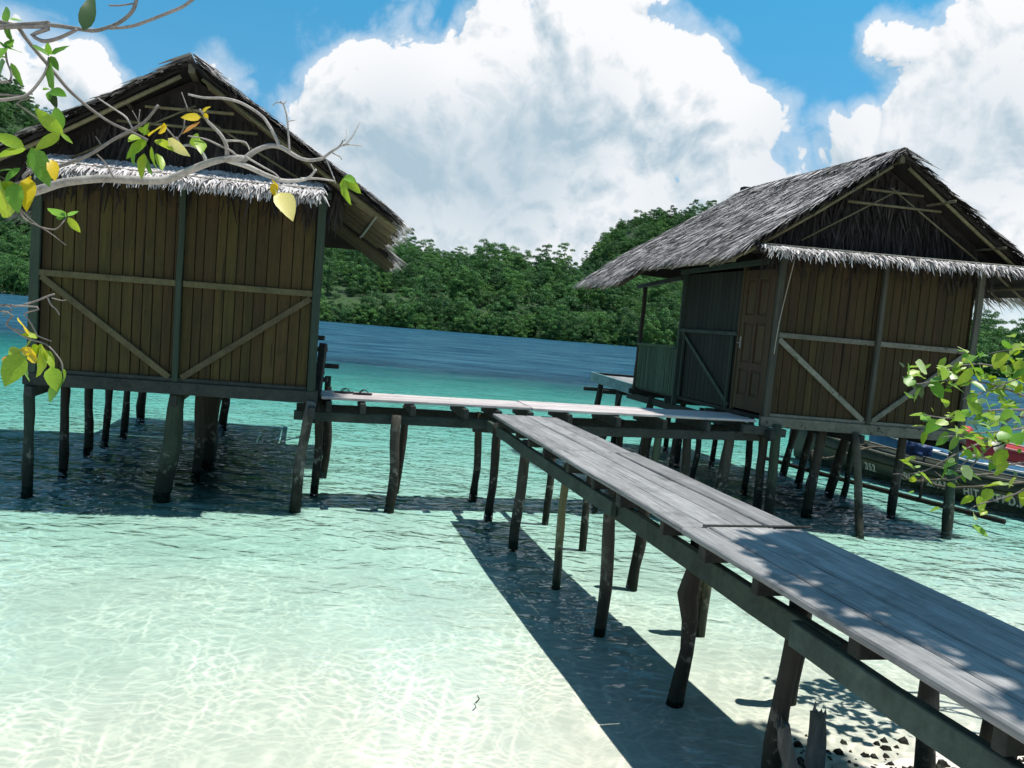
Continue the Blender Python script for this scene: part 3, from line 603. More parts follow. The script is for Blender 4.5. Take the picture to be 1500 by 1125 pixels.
    # front verge: ragged ends
    for side, qe in ((0, qP), (1, qQ)):
        d, n = (dP, nP) if side == 0 else (dQ, nQ)
        def S():
            q = random.uniform(0.02, qe - 0.1); return surf(side, -0.30 + random.uniform(0, 0.05), q) + n * random.uniform(-0.05, 0.04), (d * 0.8 - V * 0.35 - Zv * 0.05).normalized(), V, n
        v, f = strips(S, 260, 0.028, 0.26, 0.25, 0.05, 0.2); o = mesh_obj('verge_fringe', v, f, 'thatch_shaded', roof); o['kind'] = 'stuff'
    # ridge cap
    def S():
        bb = random.uniform(-0.34, 3.78); sd = random.choice((0, 1)); d, n = (dP, nP) if sd == 0 else (dQ, nQ)
        return M(A0, bb, Z0 + 0.05) + n * 0.02, d, V, n
    v, f = strips(S, 1300, 0.032, 0.34, 0.25, 0.05); o = mesh_obj('ridge_thatch', v, f, 'thatch', roof); o['kind'] = 'stuff'
    # rafters below the thatch, barge poles, gable bars
    b = -0.24
    while b < 4.5:
        q1 = (qP if b < 2.72 else qX) + random.uniform(-0.02, 0.10); dz = -0.10 if b < 2.72 else -0.165
        q0 = 0.15 if b < 2.72 else max(A0 - 0.35, (b - 3.72) / 1.22 * (A0 + 1.46) + 0.1)
        beam('rafter', surf(0, b, q0, dz), surf(0, b, q1, dz), 0.036, 0.034, 'bamboo_dark' if random.random() < .25 else 'bamboo', roof, bevel=0.004); b += random.uniform(0.11, 0.17)
    b = -0.22
    while b < 4.0:
        beam('rafter', surf(1, b, 0.15, -0.085), surf(1, b, qQ - 0.02, -0.085), 0.03, 0.03, 'bamboo_dark', roof, bevel=0.004); b += 0.42
    for q in (0.7, 1.5, 2.2): beam('purlin', surf(0, -0.26, q, -0.125), surf(0, 3.6, q, -0.125), 0.04, 0.035, 'bamboo', roof); beam('purlin', surf(1, -0.46 if W < 3.1 else -.28, q, -0.125), surf(1, 3.6, q, -0.125), 0.04, 0.035, 'bamboo_dark', roof)
    pole('barge_pole', [surf(0, -0.27, 0.12, -0.11), surf(0, -0.27, qP * .5, -0.13), surf(0, -0.27, qP - 0.15, -0.10)], [0.026] * 3, 'bamboo', roof)
    pole('barge_pole', [surf(1, -0.27, 0.12, -0.11), surf(1, -0.27, qQ * .5, -0.13), surf(1, -0.27, qQ - 0.15, -0.10)], [0.026] * 3, 'bamboo', roof)
    for zz, b in ((Z0 - 0.52, -0.2), (Z0 - 0.72, -0.22)):
        hw = (Z0 - zz) / mP - 0.28; pole('gable_bar', [M(A0 - hw * .9, b, zz), M(A0 + hw * .95, b, zz - 0.03)], [0.021, 0.017], 'bamboo', roof)
    pole('gable_bar', [M(A0 - 1.25, -0.2, TOP + 0.2), M(A0 + 0.06, -0.21, Z0 - 0.5)], [0.014, 0.012], 'bamboo', roof)
    pole('gable_bar', [M(A0 + 1.35, -0.2, TOP + 0.12), M(A0 - 0.05, -0.21, Z0 - 0.48)], [0.014, 0.012], 'bamboo', roof)
    gp = [M(0.0, 0.05, TOP), M(W, 0.05, TOP), M(A0 + (Z0 - TOP) / mQ, 0.05, TOP), M(A0, 0.05, Z0 - 0.12), M(A0 - (Z0 - TOP) / mP, 0.05, TOP)]
    g2 = [p + V * 0.05 for p in gp]
    mesh_obj('gable_panel', [gp[4], gp[2], gp[3], g2[4], g2[2], g2[3]], [(0, 1, 2), (5, 4, 3), (0, 3, 4, 1), (1, 4, 5, 2), (2, 5, 3, 0)], 'thatch_shaded', root, fix=True)
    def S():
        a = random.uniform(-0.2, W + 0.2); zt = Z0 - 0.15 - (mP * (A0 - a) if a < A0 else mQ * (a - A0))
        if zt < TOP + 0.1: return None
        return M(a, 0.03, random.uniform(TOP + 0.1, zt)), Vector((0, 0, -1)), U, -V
    v, f = strips(S, 900, 0.03, 0.42, 0.22, 0.10); o = mesh_obj('gable_thatch', v, f, 'thatch_shaded', root); o['kind'] = 'stuff'
    # skirt of pale thatch over the front wall
    a0, a1 = skirt_a; sd = (-V * 0.85 - Zv * 0.52).normalized(); sn = (Zv * 0.85 - V * 0.52).normalized()
    sk = [M(a, b, z + dz) for dz in (0, -0.03) for (a, b, z) in ((a0, 0.0, skz[0]), (a1, 0.0, skz[0]), (a1, -0.60, skz[1]), (a0, -0.60, skz[1]))]
    skirt = mesh_obj('skirt_roof', sk, [(0, 1, 2, 3), (7, 6, 5, 4), (0, 4, 5, 1), (1, 5, 6, 2), (2, 6, 7, 3), (3, 7, 4, 0)], 'thatch_shaded', root, fix=True)
    def S():
        a = random.uniform(a0, a1); k = random.random(); return M(a, -0.02 - 0.60 * k, skz[0] + 0.015 - (skz[0] - skz[1]) * k + random.uniform(0, .03)), sd, U, sn
    v, f = strips(S, 3800, 0.019, 0.15, 0.45, 0.13, 0.3); o = mesh_obj('skirt_thatch', v, f, 'thatch_pale', skirt); o['kind'] = 'stuff'
    def S():
        return M(random.uniform(a0, a1), -0.61 + random.uniform(-.03, .03), skz[1] + 0.01 + random.uniform(-.02, .03)), (sd * 0.6 - Zv * 0.7).normalized(), U, (-V + Zv * .3).normalized()
    v, f = strips(S, skz[3] * 2, 0.019, skz[2], 0.55, 0.15, 0.4); o = mesh_obj('skirt_fringe', v, f, 'thatch_pale', skirt); o['kind'] = 'stuff'
    pole('skirt_pole', [M(a0, -0.54, skz[1] + 0.06), M((a0 + a1) / 2, -0.56, skz[1] + 0.05), M(a1, -0.54, skz[1] + 0.06)], [0.016, 0.018, 0.014], 'beam_pale', skirt)
    return root, M

def st_list(rows): return [((x, y, 0.0), (x + dx, y + dy, zt), r, mt, kw) for (x, y, dx, dy, zt, r, mt, kw) in rows]
left_stilts = st_list([
 (-5.71, 9.11, -0.02, 0.03, 1.30, 0.066, 'post_green', dict(crook=0.008)), (-4.20, 9.45, 0.10, 0.0, 1.24, 0.105, 'bark_green', dict(crook=0.015)), (-2.53, 9.46, 0.07, 0.1, 1.25, 0.075, 'bark_lichen', dict(crook=0.03)),
 (-5.95, 10.19, 0, 0.05, 1.24, 0.062, 'bark', {}), (-6.4, 11.65, 0.0, 0, 1.24, 0.068, 'bark', {}), (-6.54, 12.41, 0.06, 0, 1.24, 0.060, 'bark', {}), (-6.7, 13.35, 0.05, 0, 1.24, 0.064, 'bark', {}), (-7.3, 15.12, 0.05, 0, 1.24, 0.085, 'bark', {}),
 (-4.32, 10.65, 0.02, 0, 1.24, 0.07, 'bark', {}), (-4.52, 11.54, 0.08, 0, 1.24, 0.15, 'bark', dict(crook=0.02)), (-5.66, 15.13, 0.04, 0, 1.24, 0.09, 'bark', {}), (-2.58, 10.4, 0.0, 0, 1.24, 0.06, 'bark', {}), (-2.75, 11.6, 0, 0, 1.24, 0.06, 'bark', {}), (-3.2, 13.4, 0, 0, 1.24, 0.06, 'bark', {})])
right_stilts = st_list([
 (6.44, 10.98, 0.12, 0.3, 1.25, 0.072, 'bark_green', dict(crook=0.01)), (6.18, 12.12, 0.05, 0, 1.25, 0.075, 'bark_lichen', {}), (5.02, 10.64, 0.06, 0.6, 1.25, 0.058, 'bamboo_dark', dict(crook=0.008)), (4.63, 11.58, 0.1, 0.02, 1.25, 0.082, 'bark', dict(crook=0.012)),
 (5.40, 14.04, 0.16, 0, 1.25, 0.078, 'bark', {}), (5.45, 14.91, 0.2, 0, 1.25, 0.07, 'bark', {}), (5.71, 13.34, 0.22, 0, 1.25, 0.085, 'bark', dict(crook=0.01)), (5.81, 13.11, 0.14, 0, 1.25, 0.055, 'bark_green', {}), (3.9, 11.12, 0.02, 0.12, 1.28, 0.075, 'bark_green', dict(crook=0.01)), (3.78, 11.35, 0, 0, 1.25, 0.07, 'bark', {}),
 (3.25, 13.2, 0.05, 0, 1.25, 0.055, 'bark', {}), (2.62, 14.9, 0.1, 0, 1.25, 0.07, 'bark', {}), (2.25, 16.5, 0.06, 0, 1.2, 0.07, 'bark', {}), (1.98, 17.6, 0.05, 0, 1.2, 0.075, 'bark', {}), (3.4, 15.2, 0, 0, 1.25, 0.06, 'bark', {}), (4.2, 15.6, 0, 0, 1.25, 0.06, 'bark', {}), (3.5, 17.0, 0, 0, 1.2, 0.06, 'bark', {}), (4.1, 13.0, 0, 0, 1.25, 0.06, 'bark', {})])
hutL, ML = make_hut('stilt_hut', 'brown plank stilt hut behind the bare branch, left of the boardwalk', (-2.5, 9.6), (-3.22, -0.45), (-0.259, 0.966), 3.25, 1.37, 1.56, 5.12, 0.64, 0.60, left_stilts,
    'wall_brown', 'post_green', 'rail_olive', 'beam_dark', (0.02, 3.1), 0.90, 1.0, 1.62, 1.16, (-4.1, 9.4, 0), (3.92, 3.72, 0.12, 420))
hutR, MR = make_hut('stilt_hut', 'stilt hut with panelled door and grey thatch, beside the moored boats', (3.74, 11.3), (2.94, 0.12), (-0.272, 0.962), 2.94, 1.37, 1.38, 5.26, 0.71, 0.72, right_stilts,
    'wall_red', 'post_grey', 'beam_pale', 'beam_pale', (-0.55, 3.55), 0.86, 0.95, 1.52, 1.22, (5.2, 11.4, 0), (3.84, 3.74, 0.12, 260))
pole('hanging_cord', resample([MR(0.12, -0.12, 3.7), MR(0.06, -0.1, 3.2), MR(0.0, -0.1, 2.7), MR(-0.02, -0.1, 2.3)], 4), [0.006] * 13, 'rope', hutR, 5)
boxM('ridge_block', MR, (1.31, 1.43), (3.64, 3.78), (5.26, 5.36), 'beam_dark', hutR, 0.01)
# steps and stub ends on the porch side of the left hut
for (a, b, z, l) in ((-0.30, 1.2, 1.62, 0.34), (-0.16, 0.9, 1.86, 0.16), (-0.12, 0.8, 2.02, 0.10), (-0.18, 0.9, 1.45, 0.2)):
    beam('step', ML(0.02, b, z), ML(a - l * 0.2, b, z), 0.12, 0.06, 'beam_dark', hutL)
beam('step_post', ML(-0.06, 0.5, 0.9), ML(-0.13, 0.7, 1.95), 0.09, 0.09, 'beam_dark', hutL)
beam('under_bar', ML(2.15, 5.0, 0.98), ML(1.0, 5.0, 0.98), 0.05, 0.05, 'beam_dark', hutL)

# ------------------------------------------------------------------ boardwalks
bw = thing('boardwalk', 'long plank boardwalk running from the beach out to the crossing', 'boardwalk', tuple(MG(2.73, 5.0, 0)))
def deck(parent, secs, edges, z, axis, mat, nm='deck_plank'):
    for (l0, l1) in secs:
        for k in range(len(edges) - 1):
            e0, e1 = edges[k] + random.uniform(0.002, 0.004), edges[k + 1] - random.uniform(0.002, 0.004)
            dz = random.uniform(-0.006, 0.006); j0, j1 = random.uniform(-.002, .002), random.uniform(-.002, .002); n = 8; vs = []
            for i in range(n + 1):
                l = (l0 + j0) + (l1 + j1 - l0 - j0) * i / n; sag = 0.006 * noise.noise((l * 0.9, e0 * 3, 0))
                for (e, dd) in ((e0, 0), (e1, 0), (e1, -0.04), (e0, -0.04)):
                    ee = e + 0.006 * noise.noise((l * 1.5, e * 9, 2)); p = (ee, l) if axis == 's' else (l, ee)
                    vs.append(MG(p[0], p[1], z + dz + sag + dd))
            fs = [(i * 4 + j, i * 4 + (j + 1) % 4, i * 4 + 4 + (j + 1) % 4, i * 4 + 4 + j) for i in range(n) for j in range(4)] + [(3, 2, 1, 0), (n * 4, n * 4 + 1, n * 4 + 2, n * 4 + 3)]
            mesh_obj(nm, vs, fs, mat, parent, bevel=0.009, fix=True)
deck(bw, ((9.42, 6.93), (6.926, 4.264), (4.260, 0.6)), (2.30, 2.50, 2.735, 2.95, 3.17), 1.27, 's', 'deck_long')
beam('seam_stick', MG(2.45, 4.262, 1.282), MG(3.24, 4.262, 1.283), 0.018, 0.014, 'beam_dark', bw)
for t, zc in ((2.40, 1.04), (3.06, 1.04)):
    beam('stringer', MG(t, 10.1, zc), MG(t, 5.55, zc + 0.01), 0.055, 0.13, 'beam_green', bw, segs=4, rough=0.006)
    beam('stringer', MG(t + 0.06, 5.9, zc - 0.015), MG(t + 0.06, 2.9, zc), 0.055, 0.15, 'beam_green', bw, segs=4, rough=0.006)
    beam('stringer', MG(t, 3.2, zc - 0.0), MG(t, 0.5, zc + 0.01), 0.055, 0.13, 'beam_green', bw, segs=4, rough=0.006)
for i, s in enumerate((9.2, 8.5, 7.95, 7.3, 6.6, 5.95, 5.35, 4.62, 4.05, 3.5, 2.75, 2.0)):
    beam('joist', MG(2.36 + random.uniform(-.03, .03), s, 1.172), MG(3.12 + random.uniform(-.03, .06), s + random.uniform(-.05, .05), 1.165), 0.06 if i % 2 else 0.08, 0.10, 'beam_dark', bw)
L = [(-0.16, 9.8), (0.19, 8.59), (0.58, 7.33), (0.90, 6.22), (1.28, 5.04), (1.56, 3.95), (1.98, 2.85)]
Rr = [(0.59, 9.91), (0.98, 8.82), (1.39, 7.54), (1.74, 6.44), (2.12, 5.2), (2.42, 4.1), (2.78, 2.95)]
for i, (x, y) in enumerate(L):
    mt = ('bark', 'bark_lichen', 'bamboo_fresh', 'bark_lichen', 'bark', 'bark', 'bark')[i]
    stilt('stilt', (x, y, 0), (x + (0.03, 0.03, 0.02, -0.02, 0.05, 0.03, 0.0)[i], y, 1.14), (0.062, 0.058, 0.045, 0.055, 0.06, 0.056, 0.072)[i], mt, bw, bulge=0.72 if i == 4 else None, crook=0.03 if i > 3 else 0.018)
for i, (x, y) in enumerate(Rr): stilt('stilt', (x, y, 0), (x + 0.02, y, 1.14), (0.05, 0.05, 0.06, 0.052, 0.06, 0.06, 0.07)[i], ('bark', 'bark', 'bark', 'bamboo_fresh', 'bark', 'bark', 'bark')[i], bw)
stilt('stilt', (1.79, 6.40, 0), (1.81, 6.4, 1.14), 0.035, 'bamboo_fresh', bw, crook=0.006)

cw = thing('boardwalk', 'cross boardwalk joining the two huts over the shallows', 'boardwalk', tuple(MG(3.2, 10.3, 0)))
deck(cw, ((0.20, 2.96), (2.98, 6.42)), (9.95, 10.16, 10.38, 10.60, 10.76), 1.315, 't', 'deck_cross')
beam('stringer', MG(-0.12, 10.0, 1.06), MG(2.6, 10.0, 1.055), 0.06, 0.12, 'beam_green', cw, segs=4, rough=0.006); beam('stringer', MG(2.2, 10.05, 1.0), MG(6.75, 10.02, 1.07), 0.06, 0.13, 'beam_dark', cw, segs=4, rough=0.006)
beam('stringer', MG(-0.1, 10.68, 1.06), MG(6.7, 10.68, 1.06), 0.06, 0.13, 'beam_dark', cw, segs=4, rough=0.006)
for t in (0.30, 0.72, 1.36, 2.05, 2.5, 2.95, 3.5, 4.2, 4.9, 5.6, 6.3):
    beam('joist', MG(t, 9.86 + random.uniform(-.04, .03), 1.195), MG(t + random.uniform(-.03, .03), 10.82, 1.195), 0.07, 0.13, 'beam_dark', cw)
beam('joist', MG(6.1, 9.8, 1.2), MG(6.85, 9.86, 1.15), 0.07, 0.12, 'beam_dark', cw)
for (x, y, r, mt, dx) in ((-1.46, 9.83, 0.07, 'bark_lichen', 0.02), (-1.53, 10.95, 0.058, 'bark', 0.06), (-0.44, 10.92, 0.058, 'bark', 0.02), (1.30, 10.78, 0.05, 'bark', 0.02), (1.66, 11.5, 0.055, 'bark', 0.03), (2.14, 11.0, 0.06, 'bark_green', 0.02), (2.62, 11.15, 0.065, 'bark', 0.0), (3.18, 11.3, 0.085, 'bark', 0.07), (2.05, 11.9, 0.055, 'bark', 0.1), (2.75, 12.6, 0.045, 'bark', 0.03), (2.35, 12.8, 0.05, 'bark', 0.04)):
    stilt('stilt', (x, y, 0), (x + dx, y, 1.13), r, mt, cw)

# rubber sandals left on the cross boardwalk
for i, (t, s, rz, lab) in enumerate(((0.50, 10.45, 0.15, 'dark rubber sandal on the cross boardwalk, nearer the brown plank hut'), (0.74, 10.40, 0.05, 'dark rubber sandal on the cross boardwalk, further from the brown plank hut'))):
    base = MG(t, s, 1.322); r = thing('sandal', lab, 'sandal', tuple(base), 'pair of sandals')
    def F(x, y, z): c, s_ = math.cos(rz + 0.26), math.sin(rz + 0.26); return base + Vector((x * c - y * s_, x * s_ + y * c, z))
    ring = []
    for k in range(18):
        an = 2 * math.pi * k / 18; x = 0.13 * math.cos(an); wd = 0.047 * (1 + 0.18 * math.cos(an)) * (1 - 0.12 * math.cos(2 * an)); ring.append((x, wd * math.sin(an)))
    vs = [F(x, y, z) for z in (0.0, 0.018) for (x, y) in ring]
    fs = [tuple(range(17, -1, -1)), tuple(range(18, 36))] + [(k, (k + 1) % 18, 18 + (k + 1) % 18, 18 + k) for k in range(18)]
    mesh_obj('sole', vs, fs, 'rubber', r, fix=True)
    for sg in (-1, 1):
        pole('strap', resample([F(0.075, 0, 0.018), F(0.05, sg * 0.018, 0.05), F(0.0, sg * 0.038, 0.055), F(-0.04, sg * 0.045, 0.015)], 4), [0.006] * 13, 'strap_black', r, 6)

# ------------------------------------------------------------------ boats
def boat(name, label, stern, bow, beamw, free, mats, text=None):
    S_, B_ = Vector(stern + (0,)), Vector(bow + (0,)); Lb = (B_ - S_).length; d = (B_ - S_).normalized(); s = Vector((-d.y, d.x, 0))   # s points to the far side
    root = thing(name, label, 'boat', tuple((S_ + B_) / 2))
    n = 22
    def sec(f):
        w = beamw / 2 * (math.sin(math.pi * min(1, 0.10 + 0.9 * f) ** 0.9) ** 0.55) * (0.55 + 0.45 * sm(f, 0, 0.2)); w = max(w, 0.03)
        sheer = free * (0.82 + 0.55 * (2 * f - 1) ** 2 + 0.35 * sm(f, 0.75, 1)); return w, sheer
    def P(f, k):   # k 0..8 around the section, gunwale to gunwale
        w, sh = sec(f); c = S_ + d * Lb * f; an = math.pi * k / 8
        y = math.cos(an); zz = -math.sin(an); yy = math.copysign(abs(y) ** 0.7, y)
        return c + s * (-w * yy) + Vector((0, 0, sh + (sh + 0.16) * zz * (0.85 + 0.15 * abs(zz))))
    vs = [P(i / n, k) for i in range(n + 1) for k in range(9)]; fs = [(i * 9 + k, i * 9 + k + 1, i * 9 + 10 + k, i * 9 + 9 + k) for i in range(n) for k in range(8)]
    fs += [tuple(range(8, -1, -1)), tuple(n * 9 + k for k in range(9))]
    h = mesh_obj('hull', vs, fs, [mats[0], mats[1]], root, smooth=True)
    md = h.modifiers.new('shell', 'SOLIDIFY'); md.thickness = 0.03
    for sg in (0, 8):
        pole('gunwale', [P(i / n, sg) + Vector((0, 0, 0.012)) for i in range(n + 1)], [0.026] * (n + 1), mats[2], root, 6)
    for f in (0.2, 0.36, 0.52, 0.68, 0.8):
        w, sh = sec(f); c = S_ + d * Lb * f + Vector((0, 0, sh - 0.07)); beam('thwart', c - s * (w - 0.03), c + s * (w - 0.03), 0.16, 0.025, mats[3], root)
    pole('rub_rail', [P(i / n, 1) - s * 0.02 for i in range(2, n - 1)], [0.016] * (n - 3), mats[1], root, 6)
    if text:
        for (tx, f0, sz, drop) in text:
            cu = bpy.data.curves.new('lettering', 'FONT'); cu.body = tx; cu.size = sz; cu.extrude = 0.004; cu.offset = 0.006; cu.space_character = 1.15
            to = bpy.data.objects.new('lettering_tmp', cu); COL.objects.link(to); bpy.context.view_layer.update()
            me = bpy.data.meshes.new_from_object(to.evaluated_get(bpy.context.evaluated_depsgraph_get())); bpy.data.objects.remove(to)
            vv = []
            for q in me.vertices:
                f = f0 + q.co.x / Lb; w, sh = sec(f)
                kk = 1.15 + (0.11 - q.co.y + drop) * 6.5
                a_ = P(f, max(0, min(4, kk)) // 1); kf = max(0, min(3.99, kk)); k0 = int(kf); pp = P(f, k0).lerp(P(f, k0 + 1), kf - k0)
                vv.append(pp - s * (0.012 + q.co.z))
            mesh_obj('lettering', vv, [tuple(p.vertices) for p in me.polygons], 'letter_white', root)
    return root, P, d, s, Lb
b1, P1, d1, s1, L1 = boat('boat', 'dark narrow outrigger canoe with white lettering, nearest the right hut', (6.75, 17.9), (10.0, 11.0), 0.8, 0.50, ('hull_dark', 'hull_olive', 'beam_pale', 'bamboo_dark'),
    [('352', 0.29, 0.16, 0.02), ('KPL', 0.395, 0.17, 0.02), ('ZPAR', 0.475, 0.17, 0.02), ('HIT . XPBD.P.T', 0.57, 0.165, 0.02)])
fl = [Vector((5.45, 16.2, 0.03)), Vector((6.5, 13.95, 0.03)), Vector((7.62, 11.55, 0.06))]
pole('outrigger_float', resample(fl, 5), [0.045] * 11, 'bark', b1, 8, 0.2)
for f, fp in ((0.3, 0.25), (0.62, 0.62), (0.72, 0.72)):
    c = P1(f, 0) + Vector((0, 0, 0.05)); e = fl[0].lerp(fl[2], fp)
    pole('outrigger_arm', resample([c + s1 * 0.5, c, c.lerp(e, 0.75) + Vector((0, 0, 0.12)), e + Vector((0, 0, 0.38))], 3), [0.024] * 10, 'bamboo_dark', b1, 6)
    pole('outrigger_strut', [e + Vector((0, 0, 0.0)), e + Vector((0, 0, 0.40))], [0.026, 0.022], 'bark_lichen', b1, 6)
b2, P2, d2, s2, L2 = boat('boat', 'blue canoe with a white gunwale, between the dark and red boats', (8.35, 17.6), (11.6, 11.6), 0.8, 0.52, ('hull_blue', 'hull_white', 'hull_white', 'hull_white'))
b3, P3, d3, s3, L3 = boat('boat', 'red hulled boat moored furthest out beyond the blue canoe', (9.9, 18.6), (14.2, 13.2), 0.95, 0.66, ('hull_red', 'hull_pink', 'hull_pink', 'hull_white'))
def lump(name, label, cat, c, r, mat, amp=0.35, parent=None):
    bm = bmesh.new(); bmesh.ops.create_icosphere(bm, subdivisions=3, radius=1.0)
    for v in bm.verts:
        k = 1 + amp * noise.noise(v.co * 2.3 + Vector(c)) + amp * 0.5 * noise.noise(v.co * 5.5); v.co = Vector((v.co.x * r[0] * k, v.co.y * r[1] * k, max(-0.55, v.co.z) * r[2] * k))
    me = bpy.data.meshes.new(name); bm.to_mesh(me); bm.free(); me.materials.append(MAT[mat])
    for p in me.polygons: p.use_smooth = True
    o = bpy.data.objects.new(name, me); COL.objects.link(o); o.location = c; return tag(o, label, cat) if label else o
cc = P1(0.45, 4); lump('tarp_bundle', 'crumpled blue tarpaulin heaped on the dark canoe', 'tarpaulin', (8.15, 15.2, 0.62), (0.24, 0.2, 0.2), 'tarp_blue', 0.6)
lump('tarp_bundle', 'dark navy cover heaped at the canoe stern under the hut', 'tarpaulin', (7.15, 17.1, 0.75), (0.42, 0.5, 0.36), 'tarp_blue', 0.4)
lump('cloth_bundle', 'small red bundle lying on the end of the red boat', 'bundle', (10.5, 17.8, 0.78), (0.22, 0.18, 0.16), 'hull_red', 0.5)
eng = thing('outboard_motor', 'black outboard motor at the stern of the dark canoe', 'motor', (6.72, 17.98, 0.6))
def cowl(z0, z1, w, dpt, nm):
    vs = []
    for z, k in ((z0, 0.8), (z0 + (z1 - z0) * .4, 1.0), (z0 + (z1 - z0) * .8, 0.92), (z1, 0.55)):
        for q in range(10): an = 2 * math.pi * q / 10; vs.append(Vector((6.70 + math.cos(an) * w * k, 18.0 + math.sin(an) * dpt * k, z)))
    fs = [(i * 10 + q, i * 10 + (q + 1) % 10, i * 10 + 10 + (q + 1) % 10, i * 10 + 10 + q) for i in range(3) for q in range(10)] + [tuple(range(9, -1, -1)), tuple(range(30, 40))]
    mesh_obj(nm, vs, fs, 'engine_black', eng, smooth=True)
cowl(0.62, 0.98, 0.13, 0.2, 'engine_cowl'); pole('drive_leg', [(6.68, 18.05, 0.64), (6.66, 18.1, 0.1), (6.66, 18.12, -0.3)], [0.06, 0.045, 0.04], 'engine_black', eng)
pole('tiller', [(6.72, 17.9, 0.72), (6.9, 17.5, 0.8)], [0.02, 0.018], 'engine_black', eng)

# ------------------------------------------------------------------ shore bits
def stake(label, base, top, r0, r1):
    b, t = Vector(base), Vector(top); root = thing('broken_stake', label, 'stake', tuple(b), 'broken stakes at the waterline')
    pts = [b.lerp(t, k / 5) + Vector((random.uniform(-.008, .008), random.uniform(-.008, .008), 0)) for k in range(6)]
    pole('shaft', pts, [r0 + (r1 - r0) * k / 5 for k in range(6)], 'stump_wood', root, 10, 0.4)
    vs, fs = [], []
    for k in range(8):
        an = 2 * math.pi * k / 8 + random.uniform(-.2, .2); rr = r1 * 0.75; h = random.uniform(0.02, 0.09); p = t + Vector((math.cos(an) * rr, math.sin(an) * rr, -0.02)); i = len(vs)
        vs += [p + Vector((0.012, 0, 0)), p + Vector((-0.008, 0.011, 0)), p + Vector((-0.008, -0.011, 0)), p + (t - b).normalized() * h]; fs += [(i, i + 1, i + 3), (i + 1, i + 2, i + 3), (i + 2, i, i + 3), (i, i + 2, i + 1)]
    o = mesh_obj('splinters', vs, fs, 'stump_wood', root)
stake('splintered grey stake leaning against the curved boardwalk stilt', (1.735, 3.86, -0.12), (1.535, 3.84, 0.50), 0.046, 0.034)
stake('short dark broken stake standing alone in the shallows by the boardwalk', (1.93, 4.3, -0.15), (1.985, 4.42, 0.30), 0.055, 0.045)
lump('coconut', 'dark sunken coconut on the sand in the boardwalk shadow', 'coconut', (1.30, 5.05, -0.20), (0.06, 0.05, 0.05), 'coconut', 0.2)
tw = thing('twig', 'tiny dark twig floating on the clear shallows', 'twig', (-0.05, 4.81, 0.004)); pole('stem', [(-0.06, 4.76, 0.006), (-0.04, 4.81, 0.008), (-0.055, 4.86, 0.006)], [0.005, 0.004, 0.003], 'bark', tw, 5)
vs, fs = [], []
for _ in range(450):
    x = random.uniform(1.9, 4.2); y = 4.30 + 0.2 * random.gauss(0, 1) + 0.05 * (x - 2); y = min(y, 4.75)
    r = random.choice((0.006, 0.008, 0.01, 0.014, 0.02, 0.028)); z = bed(x, y) + r * 0.2; k = len(vs)
    for (dx, dy, dz) in ((-1, -1, 0), (1, -1, 0), (1, 1, 0), (-1, 1, 0), (-.6, -.5, 1), (.6, -.6, 1), (.5, .6, 1), (-.5, .5, 1)): vs.append((x + dx * r * random.uniform(.6, 1.3), y + dy * r * random.uniform(.6, 1.3), z + dz * r * random.uniform(.6, 1.4) - r * .3))
    fs += [(k, k + 1, k + 5, k + 4), (k + 1, k + 2, k + 6, k + 5), (k + 2, k + 3, k + 7, k + 6), (k + 3, k, k + 4, k + 7), (k + 4, k + 5, k + 6, k + 7)]
tag(mesh_obj('rubble', vs, fs, 'rubble'), 'dark coral rubble and litter along the waterline under the boardwalk', 'rubble', kind='stuff')

